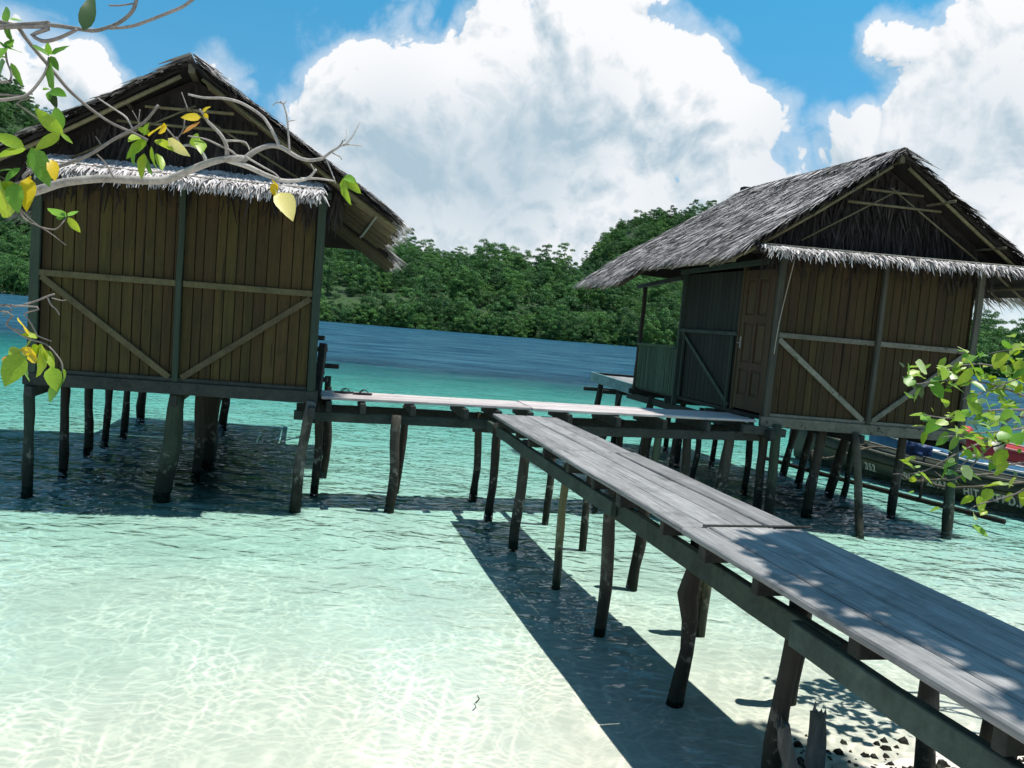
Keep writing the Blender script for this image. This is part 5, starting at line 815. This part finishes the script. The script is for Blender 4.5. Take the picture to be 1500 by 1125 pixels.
TWIG_LEAVES = [([2.842,4.9,1.985],[2.816,4.812,2.001],0.69,'l'),([3.362,5.561,2.51],[3.312,5.576,2.48],0.6,'g'),([3.352,5.438,2.31],[3.333,5.345,2.299],0.62,'g'),([3.495,5.411,1.809],[3.411,5.435,1.689],0.55,'g'),([3.593,5.42,2.509],[3.666,5.374,2.475],0.54,'l'),([3.181,5.659,2.237],[3.219,5.683,2.253],0.52,'g'),([3.546,5.425,1.889],[3.503,5.445,1.882],0.5,'g'),([3.391,4.878,1.903],[3.435,4.865,1.906],0.59,'l'),([3.067,4.898,2.02],[3.007,4.951,2.049],0.7,'g'),([3.181,5.394,2.22],[3.199,5.394,2.166],0.52,'l'),([3.487,5.501,2.543],[3.425,5.451,2.616],0.72,'g'),([3.312,5.257,2.105],[3.256,5.337,2.076],0.57,'l'),([3.202,5.051,1.995],[3.209,5.089,1.961],0.66,'l'),([3.525,5.554,2.315],[3.497,5.518,2.222],0.65,'l'),([2.942,4.852,1.964],[3.0,4.81,1.909],0.54,'l'),([3.517,5.154,2.219],[3.504,5.115,2.235],0.6,'l'),([3.53,5.569,2.167],[3.583,5.636,2.209],0.59,'l'),([2.905,5.608,2.264],[3.018,5.655,2.159],0.57,'d'),([3.42,5.747,2.476],[3.419,5.85,2.496],0.55,'l'),([3.377,5.519,2.153],[3.337,5.553,2.144],0.69,'g'),([3.601,5.575,2.191],[3.558,5.519,2.189],0.5,'l'),([3.009,5.133,2.086],[2.919,5.04,2.056],0.59,'l'),([3.358,5.648,2.483],[3.267,5.648,2.425],0.59,'g'),([2.936,5.156,2.027],[2.841,5.14,2.011],0.66,'l'),([3.356,4.976,2.036],[3.338,5.003,1.99],0.69,'b'),([3.188,5.681,2.331],[3.201,5.672,2.28],0.5,'l'),([3.552,5.602,2.402],[3.461,5.585,2.434],0.62,'l'),([3.062,4.946,1.459],[3.017,4.864,1.45],0.7,'b'),([3.147,5.601,2.269],[3.294,5.61,2.225],0.62,'l'),([3.002,5.403,2.384],[2.95,5.302,2.303],0.61,'l'),([3.118,5.527,2.352],[3.097,5.497,2.322],0.5,'g'),([3.63,5.475,2.082],[3.624,5.408,2.164],0.72,'b'),([3.237,4.992,1.592],[3.183,4.935,1.598],0.51,'g'),([3.802,5.626,2.233],[3.789,5.639,2.174],0.51,'l'),([3.226,5.692,2.338],[3.235,5.716,2.269],0.6,'l'),([3.227,5.664,2.209],[3.17,5.683,2.223],0.64,'l'),([3.652,5.655,2.46],[3.546,5.584,2.501],0.66,'g'),([2.877,5.311,1.685],[2.853,5.358,1.677],0.53,'b'),([3.269,5.228,1.59],[3.349,5.182,1.639],0.59,'l'),([3.505,4.989,2.265],[3.552,5.025,2.17],0.69,'b'),([3.155,4.976,1.484],[3.103,4.944,1.464],0.63,'l'),([3.279,5.363,1.835],[3.331,5.368,1.768],0.68,'l'),([3.442,5.469,2.417],[3.457,5.429,2.382],0.66,'l'),([3.194,5.47,2.454],[3.304,5.481,2.337],0.65,'l'),([3.404,5.475,1.775],[3.325,5.575,1.737],0.58,'g'),([3.279,4.851,2.045],[3.29,4.791,2.042],0.6,'l'),([3.225,5.206,1.799],[3.251,5.193,1.762],0.54,'l'),([2.925,5.366,2.093],[2.961,5.392,2.073],0.59,'l'),([3.589,5.358,2.32],[3.671,5.346,2.286],0.64,'l'),([3.146,5.44,1.787],[3.1,5.408,1.803],0.69,'b'),([3.188,5.553,2.292],[3.167,5.629,2.345],0.53,'b'),([3.638,5.586,2.262],[3.696,5.597,2.214],0.71,'l'),([2.853,5.682,2.357],[2.813,5.642,2.4],0.57,'d'),([3.308,5.543,2.357],[3.371,5.473,2.338],0.65,'g'),([3.379,5.063,1.591],[3.355,5.126,1.533],0.67,'l'),([3.242,5.14,2.177],[3.18,5.132,2.157],0.54,'g'),([3.171,5.158,1.794],[3.129,5.178,1.896],0.61,'l'),([3.286,5.368,2.063],[3.322,5.323,2.011],0.56,'g'),([3.408,5.542,1.627],[3.341,5.531,1.624],0.69,'g'),([3.222,5.286,1.825],[3.192,5.306,1.798],0.61,'g'),([3.557,5.257,2.076],[3.573,5.232,2.133],0.7,'g'),([3.081,4.973,2.007],[3.15,4.962,1.933],0.65,'g'),([3.215,5.32,2.143],[3.26,5.304,2.121],0.51,'g'),([3.715,5.769,2.296],[3.79,5.854,2.346],0.56,'l'),([3.301,5.298,2.089],[3.228,5.252,2.197],0.6,'g'),([3.238,5.094,2.104],[3.17,5.097,2.038],0.5,'b'),([3.276,5.563,1.565],[3.323,5.587,1.548],0.64,'l'),([3.412,5.264,2.161],[3.444,5.385,2.171],0.68,'l'),([3.459,5.716,2.316],[3.436,5.728,2.425],0.67,'b'),([3.211,5.447,2.274],[3.147,5.435,2.268],0.65,'l'),([3.402,5.473,2.279],[3.456,5.515,2.244],0.71,'l'),([3.077,5.173,2.139],[3.132,5.171,2.133],0.56,'l'),([2.933,4.92,2.044],[3.081,4.961,2.067],0.6,'d'),([3.159,5.443,1.649],[3.225,5.438,1.629],0.58,'g'),([3.445,5.456,2.223],[3.481,5.505,2.211],0.53,'g'),([3.441,5.431,2.644],[3.403,5.322,2.645],0.62,'l'),([3.037,5.303,1.761],[3.043,5.288,1.604],0.71,'g'),([3.389,5.153,2.127],[3.362,5.182,2.129],0.58,'g'),([3.413,5.353,2.133],[3.472,5.321,2.192],0.54,'b'),([3.288,5.415,1.965],[3.229,5.382,2.04],0.56,'d'),([3.238,5.113,2.075],[3.103,5.069,2.104],0.65,'l'),([2.861,5.636,2.394],[2.865,5.6,2.28],0.53,'g'),([3.08,5.172,1.743],[3.13,5.126,1.653],0.69,'b'),([3.206,5.0,1.943],[3.134,4.926,1.897],0.72,'d'),([3.494,5.492,2.581],[3.469,5.551,2.558],0.56,'d'),([2.833,5.53,2.224],[2.891,5.632,2.304],0.58,'g'),([3.11,5.365,2.028],[3.049,5.407,2.058],0.57,'l'),([3.407,5.424,2.433],[3.445,5.432,2.377],0.67,'l'),([3.58,5.552,2.144],[3.635,5.515,2.148],0.63,'g'),([3.127,5.634,2.316],[3.145,5.587,2.286],0.52,'l'),([3.627,5.55,2.299],[3.552,5.497,2.314],0.59,'b'),([3.522,5.536,1.781],[3.522,5.524,1.708],0.55,'b'),([3.273,5.634,2.465],[3.242,5.615,2.433],0.59,'l'),([3.439,5.641,2.496],[3.382,5.644,2.483],0.6,'g'),([3.46,5.472,1.908],[3.341,5.421,1.865],0.71,'l'),([3.458,5.59,2.402],[3.506,5.587,2.387],0.6,'g'),([3.529,5.512,1.729],[3.49,5.519,1.715],0.51,'b'),([2.964,5.516,2.239],[3.005,5.508,2.258],0.62,'g'),([3.405,5.447,2.332],[3.457,5.463,2.306],0.56,'b'),([3.337,4.963,1.591],[3.391,4.97,1.584],0.7,'l'),([3.0,4.961,2.003],[3.032,5.004,2.007],0.55,'d'),([3.431,5.168,2.054],[3.33,5.218,2.145],0.7,'g'),([2.945,5.132,1.446],[2.875,5.139,1.403],0.67,'g'),([3.092,5.164,2.099],[2.989,5.24,2.03],0.53,'g'),([3.704,5.297,1.792],[3.669,5.263,1.787],0.65,'l'),([3.339,5.617,2.519],[3.377,5.627,2.471],0.71,'g'),([3.353,5.479,2.371],[3.34,5.484,2.329],0.61,'l'),([2.897,5.423,1.723],[2.835,5.505,1.699],0.55,'l'),([3.389,5.111,1.745],[3.388,5.071,1.703],0.65,'d'),([3.436,5.547,2.296],[3.418,5.614,2.367],0.66,'l'),([3.179,5.358,2.052],[3.236,5.347,2.113],0.53,'g'),([3.489,5.662,2.36],[3.517,5.687,2.339],0.54,'g'),([3.718,5.602,2.037],[3.691,5.651,2.023],0.6,'l'),([3.494,5.428,1.942],[3.422,5.475,1.868],0.6,'l'),([3.28,5.509,1.851],[3.259,5.477,1.861],0.61,'g'),([3.055,5.6,2.394],[3.134,5.512,2.344],0.61,'l'),([3.464,5.474,2.029],[3.382,5.489,2.024],0.64,'l'),([3.17,5.463,1.634],[3.24,5.536,1.637],0.62,'g'),([3.544,5.236,2.177],[3.511,5.259,2.201],0.61,'l'),([3.38,4.897,1.986],[3.406,4.873,2.004],0.62,'l'),([3.314,5.638,2.265],[3.298,5.593,2.334],0.64,'g'),([3.19,4.905,1.9],[3.125,4.926,1.795],0.66,'l'),([2.984,5.61,2.287],[2.899,5.578,2.329],0.59,'l'),([3.18,5.025,1.948],[3.219,5.129,1.919],0.55,'b'),([3.352,5.614,2.2],[3.459,5.693,2.215],0.65,'l'),([2.997,5.201,2.082],[3.009,5.293,2.054],0.71,'l'),([3.097,5.562,2.308],[2.987,5.546,2.277],0.63,'g'),([3.207,5.4,2.225],[3.278,5.467,2.134],0.6,'g'),([2.895,5.332,1.94],[2.877,5.342,1.828],0.53,'l'),([3.666,5.449,2.561],[3.714,5.435,2.526],0.61,'d'),([3.564,5.631,2.404],[3.607,5.607,2.344],0.57,'g'),([3.194,5.173,2.087],[3.267,5.143,2.049],0.67,'l'),([2.937,5.036,1.96],[2.903,5.046,1.85],0.57,'g'),([3.238,5.073,1.611],[3.182,5.081,1.514],0.7,'l'),([3.748,5.709,2.336],[3.808,5.756,2.379],0.51,'l'),([3.054,5.455,2.161],[3.116,5.516,2.106],0.62,'l'),([3.609,5.465,2.029],[3.592,5.51,2.033],0.62,'g'),([3.529,5.434,2.479],[3.526,5.359,2.37],0.58,'l'),([3.145,5.317,2.399],[3.065,5.33,2.264],0.61,'l'),([3.276,5.645,1.729],[3.234,5.592,1.662],0.52,'b'),([2.894,4.879,1.905],[2.885,4.836,1.889],0.65,'l'),([3.622,5.57,2.606],[3.663,5.616,2.585],0.67,'b'),([3.005,5.127,2.0],[3.07,5.117,1.998],0.63,'l'),([3.495,5.172,1.966],[3.441,5.1,1.925],0.6,'l'),([3.807,5.547,2.445],[3.895,5.49,2.416],0.72,'l'),([3.557,5.3,2.439],[3.597,5.37,2.382],0.59,'l'),([3.168,5.602,2.34],[3.074,5.629,2.387],0.6,'l'),([3.543,5.346,2.328],[3.586,5.349,2.226],0.68,'g'),([3.545,5.31,1.676],[3.526,5.371,1.594],0.51,'l'),([2.834,5.481,2.403],[2.953,5.527,2.326],0.68,'b'),([3.587,5.451,2.317],[3.592,5.511,2.244],0.62,'l'),([3.429,5.365,2.393],[3.376,5.361,2.38],0.66,'g'),([3.172,5.546,2.351],[3.191,5.465,2.388],0.68,'l'),([3.083,5.231,2.087],[3.129,5.299,2.112],0.67,'g'),([3.421,5.042,2.041],[3.324,4.964,1.978],0.56,'b'),([3.644,5.474,1.852],[3.629,5.435,1.822],0.62,'g'),([2.893,5.38,1.593],[2.867,5.427,1.556],0.58,'l'),([3.639,5.511,2.026],[3.701,5.419,1.962],0.66,'g'),([3.214,5.426,2.301],[3.276,5.34,2.248],0.54,'g'),([3.012,5.573,2.285],[3.076,5.513,2.154],0.56,'g'),([3.593,5.609,2.387],[3.705,5.607,2.458],0.63,'g'),([3.731,5.46,2.252],[3.763,5.495,2.256],0.69,'b'),([3.331,5.016,1.98],[3.365,5.086,1.915],0.52,'l'),([3.532,5.575,2.416],[3.543,5.522,2.373],0.52,'d'),([3.406,5.409,2.236],[3.399,5.322,2.161],0.54,'l'),([3.197,5.49,2.301],[3.129,5.551,2.251],0.64,'l'),([3.476,5.431,1.686],[3.448,5.402,1.661],0.57,'l'),([3.179,5.001,2.049],[3.141,5.074,2.024],0.52,'l'),([3.661,5.318,2.287],[3.56,5.304,2.242],0.56,'l'),([3.543,5.548,2.225],[3.482,5.502,2.207],0.5,'g'),([3.572,5.508,2.553],[3.568,5.546,2.515],0.63,'l'),([3.135,5.648,2.458],[3.083,5.631,2.311],0.57,'l'),([3.561,5.526,2.291],[3.533,5.444,2.295],0.58,'g'),([3.641,5.194,2.336],[3.71,5.24,2.214],0.69,'g'),([3.068,5.224,1.746],[2.957,5.19,1.714],0.53,'g'),([3.069,5.706,2.398],[3.001,5.723,2.327],0.53,'l'),([3.362,5.496,2.285],[3.45,5.47,2.24],0.61,'l'),([3.187,5.63,2.396],[3.123,5.645,2.383],0.56,'l'),([3.678,5.485,2.352],[3.714,5.512,2.344],0.71,'b'),([3.152,5.1,2.059],[3.091,5.126,2.038],0.69,'g'),([3.486,5.644,2.229],[3.481,5.669,2.186],0.53,'l'),([3.259,5.461,1.658],[3.371,5.406,1.61],0.68,'l'),([3.111,5.563,2.28],[3.049,5.571,2.245],0.65,'l'),([3.683,5.524,2.539],[3.701,5.432,2.546],0.72,'g'),([3.031,4.819,1.922],[2.934,4.755,1.951],0.57,'l'),([3.672,5.81,2.309],[3.776,5.722,2.243],0.66,'l'),([3.26,5.645,2.321],[3.246,5.712,2.326],0.7,'l'),([3.313,5.406,2.092],[3.306,5.476,2.027],0.52,'g'),([2.851,5.278,1.974],[2.779,5.314,1.97],0.61,'l'),([3.488,5.544,1.879],[3.417,5.532,1.914],0.63,'l'),([2.815,5.506,1.698],[2.939,5.498,1.648],0.65,'l'),([3.138,4.889,1.99],[3.128,4.814,2.056],0.68,'g'),([2.859,5.328,1.5],[2.838,5.381,1.491],0.71,'g'),([3.492,5.589,2.317],[3.358,5.578,2.342],0.65,'l'),([3.54,5.485,2.35],[3.593,5.367,2.344],0.67,'l'),([3.538,5.475,1.875],[3.579,5.446,1.931],0.6,'l'),([3.321,5.43,2.255],[3.47,5.377,2.245],0.53,'l'),([3.268,5.02,2.153],[3.198,5.022,2.083],0.68,'g'),([3.537,5.356,2.421],[3.468,5.391,2.349],0.51,'g'),([3.689,5.595,2.378],[3.657,5.594,2.348],0.55,'g'),([3.506,5.704,2.426],[3.436,5.679,2.416],0.71,'l'),([3.253,5.431,2.239],[3.236,5.472,2.231],0.52,'l'),([3.694,5.466,2.31],[3.645,5.477,2.297],0.51,'l'),([3.323,4.916,2.065],[3.343,4.964,2.077],0.65,'b'),([3.66,5.474,2.255],[3.708,5.53,2.267],0.61,'d'),([3.149,5.451,2.432],[3.08,5.425,2.389],0.54,'l'),([2.916,4.885,1.884],[2.917,4.814,1.834],0.52,'g'),([3.426,5.512,2.319],[3.531,5.524,2.344],0.61,'l'),([2.874,5.361,1.998],[2.989,5.38,2.013],0.64,'g'),([3.559,5.42,2.399],[3.58,5.401,2.361],0.72,'l'),([3.408,5.674,1.776],[3.34,5.635,1.761],0.54,'l'),([3.093,5.628,2.207],[3.129,5.632,2.163],0.6,'g'),([3.126,5.365,2.093],[3.034,5.429,2.002],0.53,'b'),([2.95,4.932,1.974],[2.868,5.035,2.003],0.62,'l'),([3.333,5.412,1.848],[3.349,5.374,1.812],0.6,'g'),([3.698,5.34,2.275],[3.695,5.34,2.218],0.56,'b'),([2.877,5.038,1.969],[2.791,5.005,1.877],0.65,'g'),([3.43,5.436,2.171],[3.503,5.434,2.164],0.63,'l'),([3.24,5.682,2.414],[3.209,5.624,2.335],0.59,'l'),([3.193,5.55,2.314],[3.296,5.573,2.32],0.51,'g'),([3.117,5.107,2.103],[3.043,5.155,2.175],0.7,'l'),([2.95,5.281,2.022],[2.854,5.277,1.918],0.66,'g'),([3.445,5.568,2.228],[3.431,5.492,2.243],0.52,'l'),([3.454,5.527,2.251],[3.451,5.462,2.333],0.59,'b'),([3.615,5.564,2.043],[3.573,5.677,2.037],0.65,'l'),([3.305,5.368,2.188],[3.217,5.37,2.149],0.58,'b'),([3.509,5.516,2.319],[3.529,5.575,2.255],0.71,'g'),([3.545,5.444,2.477],[3.593,5.527,2.512],0.53,'l'),([2.901,5.344,2.044],[2.789,5.382,2.036],0.5,'l'),([3.326,5.57,2.352],[3.407,5.631,2.308],0.65,'l'),([3.576,5.351,1.995],[3.569,5.366,2.035],0.63,'b'),([3.338,5.299,1.907],[3.384,5.279,1.872],0.63,'l'),([3.174,5.505,1.616],[3.22,5.568,1.635],0.71,'g'),([3.168,5.249,1.804],[3.207,5.335,1.808],0.51,'g'),([3.179,5.499,1.546],[3.267,5.508,1.546],0.54,'l'),([3.32,5.696,2.502],[3.228,5.664,2.55],0.59,'b'),([3.121,5.199,2.089],[3.089,5.24,2.078],0.63,'l'),([3.229,5.655,2.367],[3.208,5.613,2.348],0.5,'g'),([3.703,5.414,2.201],[3.688,5.361,2.352],0.6,'g'),([3.182,4.967,1.972],[3.255,5.019,1.906],0.65,'l'),([2.936,5.702,2.138],[2.877,5.616,2.184],0.7,'g'),([3.625,5.62,2.244],[3.558,5.563,2.297],0.7,'l'),([3.472,5.076,1.644],[3.424,5.042,1.523],0.58,'l'),([3.312,5.534,2.3],[3.239,5.575,2.295],0.58,'l'),([3.266,5.531,2.396],[3.376,5.564,2.376],0.7,'g'),([3.395,5.103,1.639],[3.317,5.213,1.645],0.69,'b'),([3.055,4.963,1.574],[2.972,4.963,1.515],0.53,'l'),([3.702,5.599,2.162],[3.608,5.651,2.14],0.64,'l'),([3.183,5.297,1.813],[3.137,5.328,1.779],0.56,'l'),([3.257,4.958,2.006],[3.229,4.84,1.954],0.7,'g'),([3.332,5.279,2.067],[3.354,5.266,2.015],0.56,'l'),([3.387,5.335,1.788],[3.331,5.365,1.774],0.72,'l'),([3.022,5.154,2.109],[3.023,5.188,2.093],0.65,'g'),([3.18,5.3,2.107],[3.237,5.318,2.061],0.59,'l'),([3.291,5.64,2.501],[3.253,5.646,2.448],0.67,'g'),([3.447,5.46,2.525],[3.349,5.413,2.417],0.69,'l'),([2.821,5.269,1.631],[2.871,5.286,1.636],0.61,'g'),([3.095,5.399,2.062],[3.096,5.456,2.074],0.55,'l'),([3.312,5.349,2.302],[3.288,5.379,2.296],0.65,'l'),([3.063,4.955,1.386],[3.14,4.897,1.331],0.57,'g'),([3.686,5.523,2.332],[3.723,5.502,2.3],0.68,'l'),([3.653,5.666,2.375],[3.544,5.643,2.413],0.53,'g'),([3.314,5.574,1.609],[3.339,5.535,1.574],0.57,'g'),([3.462,5.436,1.986],[3.51,5.373,1.947],0.58,'l'),([3.408,5.417,1.756],[3.442,5.371,1.76],0.66,'l'),([3.677,5.631,2.177],[3.576,5.648,2.121],0.71,'g'),([3.087,4.76,2.021],[3.003,4.713,1.985],0.66,'g'),([3.151,5.067,1.561],[3.157,5.011,1.45],0.7,'l'),([3.667,5.686,2.312],[3.686,5.742,2.295],0.69,'l'),([3.649,5.435,1.972],[3.526,5.444,1.922],0.58,'g'),([3.364,5.358,2.091],[3.477,5.302,2.104],0.53,'b'),([3.169,5.486,2.368],[3.214,5.504,2.405],0.57,'l'),([3.089,5.8,2.37],[2.996,5.908,2.364],0.58,'l'),([3.467,5.335,1.783],[3.444,5.379,1.651],0.66,'l'),([3.476,5.44,2.542],[3.536,5.365,2.57],0.62,'l'),([3.188,4.92,2.053],[3.128,4.929,2.077],0.69,'g'),([3.071,5.699,1.596],[3.161,5.63,1.516],0.53,'l'),([3.456,5.32,1.808],[3.417,5.37,1.787],0.61,'l'),([2.836,4.901,2.03],[2.851,4.884,1.95],0.66,'b'),([3.565,5.5,2.598],[3.48,5.46,2.505],0.51,'l'),([3.409,5.483,2.246],[3.459,5.461,2.259],0.62,'d'),([3.64,5.638,2.287],[3.72,5.611,2.241],0.66,'l'),([3.509,5.502,2.495],[3.578,5.521,2.406],0.52,'l'),([3.124,5.368,1.802],[3.152,5.398,1.771],0.67,'d'),([3.509,5.508,2.438],[3.544,5.564,2.35],0.52,'b'),([3.054,5.168,1.926],[3.094,5.274,1.903],0.68,'l'),([2.893,5.322,2.047],[2.804,5.252,2.019],0.57,'g'),([3.594,5.328,1.949],[3.48,5.342,1.934],0.67,'l'),([3.34,5.058,2.047],[3.333,5.107,2.017],0.5,'l'),([3.143,5.492,2.506],[3.112,5.416,2.51],0.56,'g'),([2.93,5.541,2.225],[2.884,5.546,2.12],0.57,'l'),([3.124,5.231,1.952],[3.201,5.138,1.95],0.56,'l'),([2.912,5.437,1.6],[2.88,5.459,1.563],0.58,'l'),([2.923,4.936,1.967],[2.953,4.822,1.958],0.52,'g'),([3.099,5.652,2.308],[3.054,5.598,2.26],0.62,'b'),([3.241,5.158,2.099],[3.161,5.141,2.1],0.54,'g'),([2.876,5.632,2.293],[2.974,5.671,2.351],0.62,'l'),([3.731,5.658,2.136],[3.678,5.712,2.114],0.58,'d')]
leaf_meshes = {}
def leaf_mesh(matn, w, variant):
    key = (matn, round(w * 10), variant)
    if key in leaf_meshes: return leaf_meshes[key]
    rs = random.Random('%s %d %d' % key); vs, fs = [], []; n = 6; fold = rs.uniform(0.12, 0.3); curl = rs.uniform(-0.25, 0.05); tw_ = rs.uniform(-0.4, 0.4)
    for i in range(n + 1):
        t = i / n; ww = w * 0.5 * (math.sin(math.pi * min(1, 0.06 + 0.94 * t) ** 0.82) ** 0.8 if 0 < i < n else 0.02); z = curl * t * t
        ww *= 1 + rs.uniform(-.08, .08)
        for sg in (-1, 0, 1): vs.append((t, sg * ww, z + abs(sg) * ww * fold + sg * ww * tw_ * (t - .4) + (0.02 * rs.uniform(-1, 1) if sg else 0)))
    for i in range(n):
        for j in (0, 1): a = i * 3 + j; fs.append((a, a + 1, a + 4, a + 3))
    me = bpy.data.meshes.new('leaf'); me.from_pydata(vs, [], fs); me.materials.append(MAT[matn])
    for p in me.polygons: p.use_smooth = True
    leaf_meshes[key] = me; return me
CODE = {'g': 'leaf_green', 'l': 'leaf_lime', 'd': 'leaf_dark', 'y': 'leaf_yellow', 'p': 'leaf_pale', 'o': 'leaf_brown', 'b': 'leaf_bright'}
def put_leaf(root, base, tip, w, code, face):
    b, t = Vector(base), Vector(tip); x = (t - b); L = x.length; x.normalize()
    n = Vector(face) + Vector((random.gauss(0, .35), random.gauss(0, .3), random.gauss(0, .35))); n = (n - x * n.dot(x)).normalized(); y = n.cross(x)
    o = bpy.data.objects.new('leaf', leaf_mesh(CODE[code], w, random.randint(0, 3))); COL.objects.link(o); o.parent = root
    m = Matrix((x, y, n)).transposed().to_4x4(); o.matrix_local = Matrix.Translation(b - rootloc(root)) @ m @ Matrix.Diagonal((L, L, L, 1)); return o
tl = thing('shore_tree', 'half bare tree with pale branch and yellowing leaves in front of the left hut', 'tree', (-3.0, 2.75, 0.6))
def limb(name, pts, r0, r1, mat, root, k=4, seg=8):
    P = resample(pts, k); n = len(P)
    P = [p + Vector((noise.noise(p * 9), noise.noise(p * 9 + Vector((7, 0, 0))), noise.noise(p * 9 + Vector((0, 7, 0))))) * min(0.006, r0 * 0.5) for p in P]
    return pole(name, P, [r0 + (r1 - r0) * i / (n - 1) for i in range(n)], mat, root, seg, 0.25)
pole('trunk', resample([(-3.0, 2.75, 0.4), (-2.95, 2.8, 1.4), (-3.05, 2.75, 2.4), (-3.1, 2.7, 3.6), (-3.3, 2.6, 4.8)], 5), list(np.linspace(0.11, 0.05, 21)), 'bark_pale', tl, 10, 0.25)
ENTRY = {0: (-3.03, 2.78, 2.45), 21: (-3.1, 2.72, 3.7), 25: (-3.08, 2.75, 3.3), 26: (-3.08, 2.75, 3.2), 28: (-2.4, 2.4, 4.2), 30: (-3.04, 2.76, 2.7), 41: (-3.0, 2.78, 2.1), 45: (-3.0, 2.78, 2.05), 47: (-3.0, 2.78, 2.1)}
for i, (pts, r0, r1) in enumerate(BRANCHES):
    if pts[0][0] < -1.95 and i in ENTRY: pts = [ENTRY[i]] + list(pts)
    elif pts[0][0] < -1.9 * pts[0][1] / 2.9 and i not in (0,): pts = [(-3.05, 2.76, pts[0][2] - 0.1)] + list(pts)
    limb('branch' if r0 > 0.006 else 'twig', pts, r0, r1, 'bark_pale' if i < 21 or i in (30,) else 'bark_twig', tl, 4, 8 if r0 > 0.006 else 6)
for b, t, w, c in LEAVES: put_leaf(tl, b, t, w, c, (0.1, -0.75, 0.55))

trr = thing('shore_tree', 'leafy green shore tree reaching over the right edge by the boats', 'tree', (4.9, 4.6, 0.3))
pole('trunk', resample([(4.9, 4.6, -0.1), (4.95, 4.5, 1.5), (4.7, 4.2, 3.2), (4.3, 3.8, 4.8), (3.8, 3.5, 5.9)], 5), list(np.linspace(0.12, 0.045, 21)), 'bark_twig', trr, 10, 0.25)
hub = Vector((4.95, 4.6, 1.75))
for pts in TWIGS:
    P = [tuple(hub + Vector((0, 0, random.uniform(-.3, .4)))), ] + list(pts); limb('branch', P, 0.012, 0.003, 'bark_twig', trr, 4, 6)
for b, t, w, c in TWIG_LEAVES: put_leaf(trr, b, t, w, c, (0.05, -0.35, 0.9))
for k in range(7):
    e = MG(random.uniform(4.0, 4.8), random.uniform(0.6, 3.6), 6.15 + random.uniform(-.2, .2)); limb('branch', [(4.4, 3.9, 4.6), tuple(Vector((4.3, 3.7, 5.2)).lerp(e, .5)), tuple(e)], 0.03, 0.008, 'bark_twig', trr, 4, 6)
lob = [tuple(MG(random.uniform(4.12, 4.85), random.uniform(0.4, 3.6), 6.2 + random.uniform(-.25, .3))) + (random.uniform(0.28, 0.5), 0.7) for _ in range(28)]
v, f = leaf_cloud(lob, 5600, 0.085, 0.5); o = mesh_obj('foliage', v, f, 'crown_leaf', trr); o['kind'] = 'stuff'
